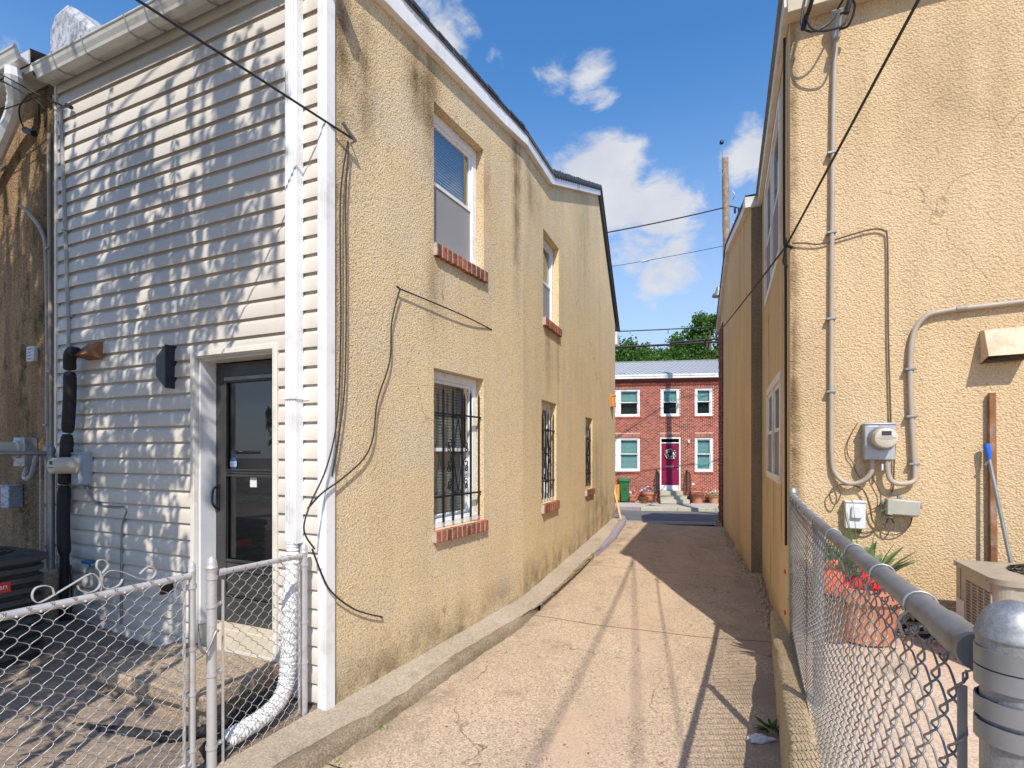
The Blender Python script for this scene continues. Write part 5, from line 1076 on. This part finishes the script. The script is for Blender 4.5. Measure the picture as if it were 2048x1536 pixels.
# weed and litter at the foot of the retaining wall, tufts along the kerb
o = thing('weed', 'small dark leafy weed growing at the foot of the retaining wall', 'weed', (1.62, 3.2, -.03)); b = MB(); r = random.Random(6)
for i in range(34):
    a = r.uniform(0, 6.28); l = r.uniform(.03, .10); c = Vector((1.63, 3.25, -.01)); e = c+Vector((math.cos(a)*l-.02, math.sin(a)*l*.8, r.uniform(.01, .10))); leafmesh(b, c.lerp(e, .35), e, r.uniform(.016, .03), .02)
b.build('leaf', M['leafd'], o, smooth=60, kind='stuff')
o = thing('litter', 'crumpled grey and white wrapper lying beside the weed', 'litter', (1.5, 3.16, -.02)); blobmesh('wrapper', (1.51, 3.16, -.005), .075, .035, .022, M['paper'], o, 5, .4)
for i, (x, y, n_, lb) in enumerate(((-.865, 3.42, 40, 'bright green grass tuft at the kerb joint nearest the white trim'), (-1.06, 3.02, 22, 'small grass tuft against the kerb at the bottom of the picture'))):
    o = thing('grass_tuft', lb, 'grass tuft', (x, y, zg(y))); b = MB(); r = random.Random(20+i)
    for k in range(n_):
        a = r.uniform(0, 6.28); l = r.uniform(.03, .10); c = Vector((x+r.uniform(-.05, .05), y+r.uniform(-.05, .05), zg(y)-.02)); leafmesh(b, c, c+Vector((math.cos(a)*l*.6, math.sin(a)*l*.6, l*.8)), .007, .02, seg=2)
    b.build('blade', M['grass'], o, smooth=60, kind='stuff')
# grit, petals and leaf litter over the alley: one mass nobody could count
b = MB(); r = random.Random(31)
for i in range(2600):
    y = 1.6+r.random()**1.5*9; xl = ip(y, *LX); x = xl+.05+r.random()*2.35; s_ = x*AL.t.x+y*AL.t.y; n_ = x*AL.n.x+y*AL.n.y; z = alz(s_, n_)+.003; q = r.uniform(.0025, .009)*(1.8 if r.random() < .06 else 1); a = r.uniform(0, 3.14)
    u = Vector((math.cos(a), math.sin(a), r.uniform(-.2, .2)))*q; v = Vector((-math.sin(a), math.cos(a), r.uniform(-.2, .2)))*q*r.uniform(.3, .8); p = Vector((x, y, z)); b.add([p-u, p-v, p+u, p+v+Vector((0, 0, q*.4))], ((0, 1, 2, 3),))
g = G('grit'); g.col(g.mix(island(g), (.10, .05, .025), (.42, .30, .19))); g.rough(.9); b.build('alley_grit', g.m, smooth=0, kind='stuff')

# ================================================================== BRICK HOUSE ACROSS THE STREET
bh = thing('brick_house', 'red brick two-storey row house with a maroon door across the street', 'house', RED.p(2, 0, -.18))
HW = [(-.72, .955, 3.10, 4.18), (1.735, 2.43, 3.10, 4.18), (2.995, 3.645, 3.10, 4.18), (-.72, .955, .97, 2.29), (2.995, 3.66, .97, 2.29), (1.70, 2.465, .25, 2.29)]
wall(RED, -9, 13, -.3, [(-9, 4.6), (13, 4.6)], HW, M['mortarr'], 'wall', bh, .12, -.010)
b = MB(); r = random.Random(8); bw, bhh = .152, .0545; z = -.18; k = 0
def inh(s0, s1, z0, z1):
    for h in HW:
        if s1 > h[0]-.001 and s0 < h[1]+.001 and z1 > h[2]-.05 and z0 < h[3]+.155: return h
    return None
while z < 4.28:
    s = -1.4+(bw/2 if k % 2 else 0)
    while s < 5.0:
        a, c = s, s+bw-.020; h = inh(a, c, z, z+bhh-.014)
        if h:
            if a < h[0]-.03 and c > h[0]: c = h[0]-.004
            elif c > h[1]+.03 and a < h[1]: a = h[1]+.004
            elif c <= h[0] or a >= h[1]: pass
            else: a = c
        if c-a > .02:
            j = r.uniform(-.002, .003); b.box(RED, a, c, -.012, .002+j, z, z+bhh-.016)
        s += bw
    z += bhh; k += 1
b.build('brick_courses', M['brickred'], bh, smooth=0, kind='stuff')
for h in HW:
    sold = MB(); s = h[0]-.03
    while s < h[1]+.02: sold.box(RED, s, s+.038, -.012, .007, h[3]+.012, h[3]+.15); s += .054
    sold.build('soldier_course', M['brickred'], bh, smooth=0, kind='stuff')
    if h[2] > .5:
        sl = MB(); s = h[0]-.02
        while s < h[1]+.0: sl.box(RED, s, s+.042, -.05, .035, h[2]-.052, h[2]-.002); s += .054
        sl.build('brick_sill', M['brickred'], bh, smooth=0, kind='stuff')
b = MB(); s = -1.4
b.box(RED, -9, 13, -.01, .03, 4.30, 4.34); b.box(RED, -9, 13, -.01, .05, 4.41, 4.47); b.box(RED, -9, 13, -.01, .085, 4.47, 4.54)
b.build('cornice', M['brickdark'], bh, smooth=0)
b = MB()
while s < 5: b.box(RED, s, s+.042, -.01, .048, 4.341, 4.409); s += .085
b.build('dentils', M['brickred'], bh, smooth=0, kind='stuff')
for i, h in enumerate(HW[:5]):
    if h[1]-h[0] > 1:
        m = (h[0]+h[1])/2
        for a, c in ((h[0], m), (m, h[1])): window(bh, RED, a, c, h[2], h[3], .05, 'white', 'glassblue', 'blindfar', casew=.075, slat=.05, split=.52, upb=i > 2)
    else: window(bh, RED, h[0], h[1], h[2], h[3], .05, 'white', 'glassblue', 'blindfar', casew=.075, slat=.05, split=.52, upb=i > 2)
b = MB(); ring(b, RED, 1.702, 2.463, -.12, .0, .25, 2.288, .05, wb=.03); b.box(RED, 1.752, 2.413, -.10, -.02, 2.06, 2.10); b.build('door_frame', M['white'], bh, bev=.004)
b = MB(); b.box(RED, 1.752, 2.413, -.09, -.05, .28, 2.058); dr_ = b.build('door', M['maroon'], bh)
for a, c, l, u in ((1.80, 2.05, 1.32, 1.98), (2.11, 2.36, 1.32, 1.98), (1.80, 2.36, 1.03, 1.10), (1.80, 2.05, .52, .98), (2.11, 2.36, .52, .98)):
    b = MB(); b.box(RED, a, c, -.052, -.044, l, u); b.build('panel', M['maroon'], dr_, bev=.004)
b = MB(); b.box(RED, 1.93, 2.22, -.05, -.035, 1.14, 1.20); b.build('mail_slot', M['galv'], dr_, bev=.003)
b = MB(); b.box(RED, 1.765, 2.40, -.05, -.040, .29, .45); b.build('kick_plate', M['whitemetal'], dr_)
b = MB(); b.lathe(RED.p(2.37, -.05, 1.18), [(.025, 0), (.02, .02), (.03, .04), (.02, .06)], 12, (RED.n.x, RED.n.y, 0)); b.box(RED, 2.35, 2.39, -.05, -.035, 1.03, 1.12); b.build('handle', M['galv'], dr_)
b = MB(); b.box(RED, 1.752, 2.413, -.07, -.06, 2.10, 2.238); b.build('transom', M['glassdark'], bh)
b = MB(); b.box(RED, 1.70, 2.463, -.4, -.13, .2, 2.3); b.build('dark_backing', M['roomdark'], bh)
for i, (s0, s1, n1, z0, z1) in enumerate(((1.66, 2.50, .35, .10, .245), (1.62, 2.58, .66, -.02, .098), (1.60, 2.63, .92, -.17, -.022))):
    b = MB(); b.box(RED, s0, s1, .012, n1, z0, z1); b.build('step', M['stone'], bh, bev=.01)
b = MB(); b.box(RED, -9, 13, .086, .20, 4.545, 4.69); b.box(RED, -9, 13, .20, .215, 4.63, 4.70); b.build('gutter', M['white'], bh, bev=.008)
b = MB(); b.quad(RED.p(-9, .20, 4.705), RED.p(13, .20, 4.705), RED.p(13, -3.3, 5.75), RED.p(-9, -3.3, 5.75)); b.quad(RED.p(-9, -3.3, 5.75), RED.p(13, -3.3, 5.75), RED.p(13, -8, 4.6), RED.p(-9, -8, 4.6)); b.build('roof', M['roofgrey'], bh, smooth=0)
b = MB(); s = -2.0
while s < 6:
    b.hexa([RED.p(s, .20, 4.707), RED.p(s+.02, .20, 4.707), RED.p(s+.02-.6, -3.3, 5.752), RED.p(s-.6, -3.3, 5.752), RED.p(s, .20, 4.722), RED.p(s+.02, .20, 4.722), RED.p(s+.02-.6, -3.3, 5.767), RED.p(s-.6, -3.3, 5.767)]); s += .16
b.build('roof_seams', M['roofgrey'], bh, smooth=0, kind='stuff')
b = MB(); b.box(RED, -9, 13, -3.35, -3.25, 5.74, 5.80); b.build('ridge_cap', M['galvd'], bh)
for q in (-9, 13):
    b = MB(); b.quad(RED.p(q, 0, -.3), RED.p(q, -8, -.3), RED.p(q, -8, 4.6), RED.p(q, 0, 4.6)); b.build('side_wall', M['brickdark'], bh)
o = thing('wall_light', 'small white wall light between the maroon door and right window', 'wall light', RED.p(2.76, .05, 2.13)); b = MB(); b.box(RED, 2.72, 2.79, .0, .03, 2.05, 2.20); b.box(RED, 2.725, 2.785, .03, .10, 2.08, 2.19); b.build('body', M['whitebox'], o, bev=.006)
o = thing('outlet_cover', 'small white outlet cover low on the brick right of the steps', 'outlet', RED.p(2.92, .01, .52)); b = MB(); b.box(RED, 2.88, 2.97, .0, .025, .46, .55); b.build('cover', M['whitebox'], o, bev=.004)
# wreath
o = thing('wreath', 'round wreath of white and green flowers on the maroon door', 'wreath', RED.p(2.075, -.02, 1.66)); r = random.Random(12)
b = MB(); b.tube([RED.p(2.075+.15*math.cos(R(20*i)), -.025, 1.655+.15*math.sin(R(20*i))) for i in range(18)], .03, 6, closed=True); b.build('ring', M['leafd'], o)
for nm, mt_, n_, q in (('leaf', 'leafd', 130, .06), ('flower', 'whitefl', 110, .07), ('petal', 'pink', 20, .05)):
    b = MB()
    for i in range(n_):
        a = r.uniform(0, 6.28); rr = r.uniform(.10, .215); c = RED.p(2.075+rr*math.cos(a), r.uniform(0, .05), 1.655+rr*math.sin(a)); u = Vector((r.uniform(-1, 1), r.uniform(-1, 1), r.uniform(-1, 1))).normalized()*q; v = u.cross(Vector((r.uniform(-1, 1), 1, r.uniform(-1, 1)))).normalized()*q*.6
        b.quad(c-u*.5, c+v*.5, c+u*.5, c-v*.5)
    b.build(nm, M[mt_], o, smooth=0, kind='stuff')
# hand rails
for lb, s in (('black iron handrail on the left side of the stone steps', 1.55), ('black iron handrail on the right side of the stone steps', 2.66)):
    o = thing('handrail', lb, 'handrail', RED.p(s, .5, -.17), 'iron handrails beside the stone steps'); q = .014
    b = MB(); b.tube([RED.p(s, .06, 1.0), RED.p(s, .16, 1.04), RED.p(s, .82, .93), RED.p(s, .88, .86)], q, 6); b.build('rail', M['black'], o)
    for n_, z0, z1 in ((.10, .1, 1.02), (.86, -.18, .90)):
        b = MB(); b.tube([RED.p(s, n_, z0), RED.p(s, n_, z1)], q, 6); b.build('post', M['black'], o)
    for k in range(5):
        b = MB(); n_ = .22+k*.125; b.tube([RED.p(s, n_, .28-.25*k/5), RED.p(s, n_, 1.01-.10*k/5)], .008, 5); b.build('bar', M['black'], o)
    b = MB(); b.tube([RED.p(s, .10, .32), RED.p(s, .86, .02)], .008, 5); b.build('lower_rail', M['black'], o)
gp = 'pots standing in front of the brick house'
def flowerpot(lb, s, n, rt, rb, h, mat, flowers=None, nf=60, green=True):
    c = RED.p(s, n, -.185); o = thing('plant_pot', lb, 'plant pot', c, gp)
    b = MB(); b.lathe(c, [(rb, 0), (rt*.86, h*.72), (rt, h*.74), (rt*1.02, h), (rt*.88, h), (rt*.82, h*.9)], 22); b.build('pot', M[mat], o)
    b = MB(); b.lathe(c+Vector((0, 0, h*.86)), [(rt*.84, 0), (rt*.8, .01)], 14); b.build('soil', M['soil'], o); r = random.Random(int(s*100)+7)
    if flowers:
        for nm, mt_, k in (('leaf', 'leafp', nf), ('flower', flowers, nf)):
            b = MB()
            for i in range(k):
                a = r.uniform(0, 6.28); rr = r.uniform(0, rt*1.25); p = c+Vector((math.cos(a)*rr, math.sin(a)*rr*.8, h+r.uniform(0, .16 if nm == 'flower' else .12)*(1.2-rr/rt*.5))); u = Vector((r.uniform(-1, 1), r.uniform(-1, 1), r.uniform(-1, 1))).normalized()*.045; v = u.cross(Vector((r.uniform(-1, 1), 1, .3))).normalized()*.03
                b.quad(p-u, p+v, p+u, p-v)
            b.build(nm, M[mt_], o, smooth=0, kind='stuff')
flowerpot('small terracotta pot with a few flowers beside the green bin', .62, .35, .17, .11, .30, 'terra', 'pink', 10)
flowerpot('tall terracotta pot heaped with pink and white flowers left of the steps', 1.22, .28, .23, .16, .42, 'terra', 'pink', 120)
flowerpot('squat dark brown glazed pot in front of the heaped flower pot', 1.02, .75, .16, .11, .24, 'potbrown')
flowerpot('big terracotta tub just right of the stone steps', 3.02, .32, .27, .19, .44, 'terra')
flowerpot('pale terracotta pot with white flowers near the right wall edge', 3.62, .32, .24, .15, .34, 'terral', 'whitefl', 26)
o = thing('wheelie_bin', 'green wheelie bin standing against the brick front', 'bin', RED.p(.35, .35, -.18))
b = MB(); q = lambda s, n, z: RED.p(s, n, z)
b.hexa([q(.19, .15, -.12), q(.47, .15, -.12), q(.47, .45, -.16), q(.19, .45, -.16), q(.14, .08, .60), q(.52, .08, .60), q(.52, .52, .60), q(.14, .52, .60)]); b.build('body', M['binkeen'], o, bev=.015)
b = MB(); b.box(RED, .11, .55, .04, .55, .60, .68); b.box(RED, .10, .56, .02, .10, .66, .72); b.build('lid', M['binkeen'], o, bev=.02)
b = MB(); b.box(RED, .27, .40, .485, .50, .28, .40); b.build('emblem', M['acblack'], o); b = MB(); b.box(RED, .26, .41, .478, .492, .18, .22); b.build('catch_bar', M['binkeen'], o)
for s in (.17, .49):
    b = MB(); b.lathe(q(s, .12, -.10), [(.08, -.02), (.08, .02)], 14, (RED.t.x, RED.t.y, 0)); b.build('wheel', M['rubber'], o)
o = thing('wooden_planter', 'orange-stained upright wooden planter box beside the green bin', 'planter', RED.p(-.05, .4, -.18))
for k in range(4):
    b = MB(); s = -.30+k*.11; b.box(RED, s, s+.104, .50, .53, -.15, .50); b.build('board', M['orange'], o, bev=.003)
b = MB(); b.box(RED, -.30, .135, .18, .50, -.16, .47); b.build('box', M['orange'], o); b = MB(); b.box(RED, -.31, .145, .53, .55, -.12, -.06); b.build('batten', M['orange'], o)
o = thing('trestle', 'pale wooden trestle leg leaning at the far corner of the tan wall', 'trestle', (2.42, 11.75, .2))
for nm, p0, p1, wd in (('leg', (2.47, 11.72, .17), (2.30, 11.98, 1.14), .045), ('leg', (2.26, 12.35, .17), (2.28, 12.02, 1.14), .045)):
    b = MB(); b.strip([p0, p1], (1, .2, 0), wd, .03); b.build(nm, M['wood'], o)
b = MB(); b.strip([(2.43, 11.78, .42), (2.24, 12.3, .42)], (0, 0, 1), .04, .025); b.build('stretcher', M['wood'], o); b = MB(); b.strip([(2.31, 11.97, .80), (2.05, 12.05, .80)], (0, 0, 1), .04, .025); b.build('stretcher', M['wood'], o)

# ================================================================== POLE, LAMP, STREET WIRES
o = thing('utility_pole', 'weathered wooden utility pole rising behind the right-hand roofs', 'utility pole', (6.42, 15.2, 0))
b = MB(); n = 26; pp = [(6.42-.17*(i/n)**1.0*1.0, 15.2, 0+10.35*i/n) for i in range(n+1)]; b.tube(pp, [.135-.045*i/n+.004*math.sin(i*3.7) for i in range(n+1)], 12); b.build('shaft', M['pole'], o, smooth=60)
b = MB(); b.tube([(6.15, 15.15, 10.0), (6.13, 15.1, 10.4), (6.11, 15.1, 10.72)], .010, 6); b.build('pin', M['galvd'], o); b = MB(); b.lathe((6.11, 15.1, 10.70), [(.02, 0), (.06, .03), (.06, .07), (.03, .12)], 10); b.build('insulator', M['black'], o)
for z, dx in ((9.75, -.12), (9.2, .11), (8.3, .12), (7.2, .13)):
    b = MB(); b.tube(spline([(6.3+dx, 15.1, z+.15), (6.3+dx*1.5, 15.05, z+.02), (6.3+dx*1.2, 15.1, z-.12)], 4), .012, 5); b.build('step_iron', M['galvd'], o)
for x in (6.52, 6.64):
    b = MB(); b.tube([(x, 15.15, 8.86), (x, 15.15, 8.72)], .035, 8); b.build('spool', M['black'], o)
o = thing('street_lamp', 'small street lamp head poking out from the right-hand roofline', 'street lamp', (5.5, 13.3, 5.6))
b = MB(); b.tube(spline([(6.4, 15.2, 6.1), (5.9, 14.3, 6.25), (5.33, 13.35, 5.95)], 6), .022, 8); b.build('arm', M['galvd'], o)
b = MB(); b.lathe((5.30, 13.3, 5.78), [(.16, -.05), (.15, .0), (.07, .08), (.05, .18), (.02, .2)], 16); b.build('head', M['galvd'], o)
cable('cable', 'upper street wire from the pole across the sky to the left', sag((6.4, 15.2, 8.95), (-3.0, 13.2, 6.6), .18, 26), .018, M['wire'])
cable('cable', 'upper street wire running on from the pole to the right', sag((6.4, 15.2, 8.95), (16, 17, 8.6), .2), .016, M['wire'])
cable('cable', 'faint middle street wire carrying a small white splice', sag((6.3, 15.2, 7.8), (-2, 24.5, 9.8), .2, 26), .008, M['wire'])
o = thing('splice_bundle', 'tiny white splice on the faint middle street wire', 'splice', (4.35, 17.4, 8.1)); b = MB(); b.tube([(4.36, 17.4, 8.12), (4.56, 17.2, 8.10)], .035, 8); b.build('body', M['whitebox'], o)
cable('cable', 'thin street wire above the tree tops with a dark sleeve', sag((9, 15.8, 5.75), (-2, 16.3, 5.45), .12, 26), .018, M['wire'])
cable('cable', 'thick bundled street cable in front of the green trees', sag((10, 14.5, 5.15), (-3, 16, 4.85), .16, 26), .034, M['wire'])
cable('cable', 'second bundled street cable just above the thick one', sag((10, 14.5, 5.35), (4.6, 15.1, 4.92), .03, 10), .03, M['wire'])
a = RF.p(-.03, .04, 3.345); dlt = Vector((-.24, -1.55, .49))
cable('cable', 'overhead cable climbing steeply across the sunlit ochre face', sag(a, a+dlt*5, .04, 24), .0085, M['wire'])
cable('cable', 'cable stretched along the shaded alley side of the ochre house', sag(a, (4.28, 11.2, 4.10), .02, 20), .0085, M['wire'])
o = thing('cable_anchor', 'dark cable anchor at the corner of the ochre house', 'hook', RF.p(-.02, .03, 3.34))
b = MB(); b.tube([RF.p(.01, .0, 3.34), RF.p(-.03, .05, 3.345), RF.p(-.04, .06, 3.40)], .012, 6); b.tube([RF.p(-.03, .03, 3.36), RF.p(-.05, .04, 3.22), RF.p(-.02, .02, 3.18)], .010, 6); b.build('hook', M['black'], o)
wz = RF.p(.1, .16, 5.0)
cable('service_cable', 'service cable from the weatherhead to a pole behind the camera, shading the alley', sag(wz, (.3, -5.2, 8.35), .12, 24), .015, M['wire'])
cable('service_cable', 'second service cable beside it over the alley', sag((2.55, 5.0, 5.5), (.95, -5.2, 8.2), .12, 24), .011, M['wire'])

# ================================================================== TREES
def tree(name, label, base, h, crown, nl, ls, mat, seed, group=None, hang=.0, limbs=9):
    r = random.Random(seed); o = thing(name, label, 'tree', base, group); base = Vector(base); top = base+Vector((r.uniform(-.3, .3), r.uniform(-.3, .3), h*.8))
    b = MB(); k = 7; b.tube([base.lerp(top, i/k)+Vector((r.uniform(-.08, .08), r.uniform(-.08, .08), 0)) for i in range(k+1)], [.045*h*(1-.8*i/k)*.55 for i in range(k+1)], 9); tips = []
    b2 = MB()
    for (cx_, cy_, cz_, rad) in crown:
        c = base+Vector((cx_, cy_, cz_)); st_ = base.lerp(top, max(.25, min(.9, (cz_-rad)/h*.9))); mid_ = st_.lerp(c, .55)+Vector((0, 0, rad*.15)); b2.tube(spline([st_, mid_, c], 4), [.016*h*(1-.1*i) for i in range(9)], 6)
        for q in range(limbs):
            v = Vector((r.gauss(0, 1), r.gauss(0, 1), r.gauss(0, .8))).normalized(); e = c+v*rad*r.uniform(.7, 1.12); b2.tube([c.lerp(mid_, .3), c.lerp(e, .5)+Vector((0, 0, rad*.08)), e], [.006*h, .003*h, .0012*h], 4); tips.append((c, e, rad))
    b.build('trunk', M['bark'], o, smooth=60); b2.build('limb', M['bark'], o, smooth=60, kind='stuff')
    b3 = MB(); vs = []; fs = []
    for i in range(nl):
        c, e, rad = r.choice(tips); t = r.random()**.55; cen = c.lerp(e, t)+Vector((r.gauss(0, 1), r.gauss(0, 1), r.gauss(0, 1)))*rad*.17
        if hang: u = Vector((r.uniform(-.5, .5), r.uniform(-.5, .5), -1)).normalized()
        else: u = Vector((r.gauss(0, 1), r.gauss(0, 1), r.gauss(0, .6))).normalized()
        l = ls*r.uniform(.6, 1.25); v = u.cross(Vector((r.gauss(0, 1), r.gauss(0, 1), r.gauss(0, 1)))).normalized()*l*(.26 if hang else .33); nn = u.cross(v).normalized()*l*.08; k0 = len(vs)
        vs += [cen-u*l*.5, cen-v+nn, cen+u*l*.5, cen+v+nn]; fs += [(k0, k0+1, k0+2), (k0, k0+2, k0+3)]
    me = bpy.data.meshes.new('crown'); me.from_pydata([tuple(v) for v in vs], [], fs); put('crown', me, M[mat], o, None, kind='stuff'); return o
gt_ = 'leafy trees behind the brick house'
tree('leafy_tree', 'rounded leafy tree behind the brick roof at the left of the gap', (6.9, 29, -.4), 8.9, [(-.2, 0, 7.5, 1.15), (-1.3, .2, 7.2, 1.1), (1.2, .3, 7.2, 1.1), (.2, -.4, 6.8, 1.4), (-2.6, .2, 7.2, 1.2), (-.9, -.3, 6.9, 1.1)], 18000, .17, 'leaf', 41, gt_)
tree('leafy_tree', 'taller spreading tree behind the brick roof at the right of the gap', (11.3, 30, -.4), 11.4, [(-.2, 0, 8.7, 1.15), (-1.5, .2, 8.0, 1.1), (1.0, .2, 8.6, 1.3), (-.6, -.4, 7.4, 1.4), (-2.4, .1, 7.3, 1.0), (.8, 0, 7.4, 1.5), (-.1, 0, 9.6, .7)], 21000, .17, 'leaf', 42, gt_)
tree('leafy_tree', 'dark tree filling in low behind the two leafy ones', (9.4, 34, -.4), 9, [(0, 0, 7.2, 1.2), (-2.2, 0, 7.0, 1.3), (2.4, 0, 7.6, 1.3), (-4, 0, 7.2, 1.3)], 8000, .18, 'leaf', 43, gt_)
# the tree over the left yard, out of the frame, that dapples the siding
r = random.Random(51); o = thing('shade_tree', 'drooping leafy tree beside the left yard that dapples the white siding', 'tree', (-6.6, -.6, -.3))
b = MB(); b.tube(spline([(-6.6, -.6, -.3), (-6.5, -.5, 2.5), (-6.2, -.3, 5.0), (-5.6, .0, 7.2), (-4.9, .3, 9.0)], 5), [.20-.007*i for i in range(21)], 10); b.build('trunk', M['bark'], o, smooth=60)
lim = MB(); lv = MB(); cl = []
def cover(s, z):                                    # where boughs hang, as seen along the sun onto the siding
    if s < .35: return 0
    right = ip(z, [0, 2.4, 2.7, 3.0, 3.4, 4.0, 4.6, 5.0], [1.45, 1.40, .95, .55, .42, .50, .85, 1.1])
    if s < right: return 0
    return ip(z, [0, 1.2, 2.6, 3.6, 4.4, 5.0], [1.0, 1.0, .95, .60, .40, .26])*(.75 if s < right+.35 else 1)
while len(cl) < 175:
    s_, z_ = r.uniform(.35, 4.2), r.uniform(-.9, 5.0)
    if r.random() < cover(s_, max(0, z_)): cl.append((s_, z_))
for s_, z_ in cl:
    h = r.uniform(2.2, 3.3); p = SID.p(s_, 0, z_); c = Vector((p.x+.055*h, p.y-h, z_+1.112*h)); root_ = Vector((-5.9, .0, 6.0)).lerp(Vector((-5.0, .3, 8.8)), r.random()); m_ = root_.lerp(c, .6)+Vector((0, 0, .35))
    lim.tube(spline([root_, m_, c+Vector((0, 0, .18))], 5), [.03-.0024*i for i in range(11)], 5)
    for q in range(r.randint(6, 11)):
        a = c+Vector((r.gauss(0, .19), r.gauss(0, .25), r.gauss(.10, .17))); d = Vector((r.uniform(-.18, .18), r.uniform(-.18, .18), -1)).normalized(); L = r.uniform(.22, .42); sd_ = d.cross(Vector((r.uniform(-1, 1), r.uniform(-1, 1), .1))).normalized()
        for k in range(9):
            t = k/8; b0 = a+d*L*t; u = (d*.9+sd_*(.45 if k % 2 else -.45)).normalized()*r.uniform(.10, .16); v = u.cross(Vector((r.gauss(0, .5), r.gauss(1.0, .4), r.gauss(0, .3)))).normalized()*.027
            lv.add([b0, b0+u*.45-v, b0+u, b0+u*.45+v], ((0, 1, 2, 3),))
lim.build('limb', M['bark'], o, smooth=60, kind='stuff'); lv.build('crown', M['leafd'], o, smooth=0, kind='stuff')
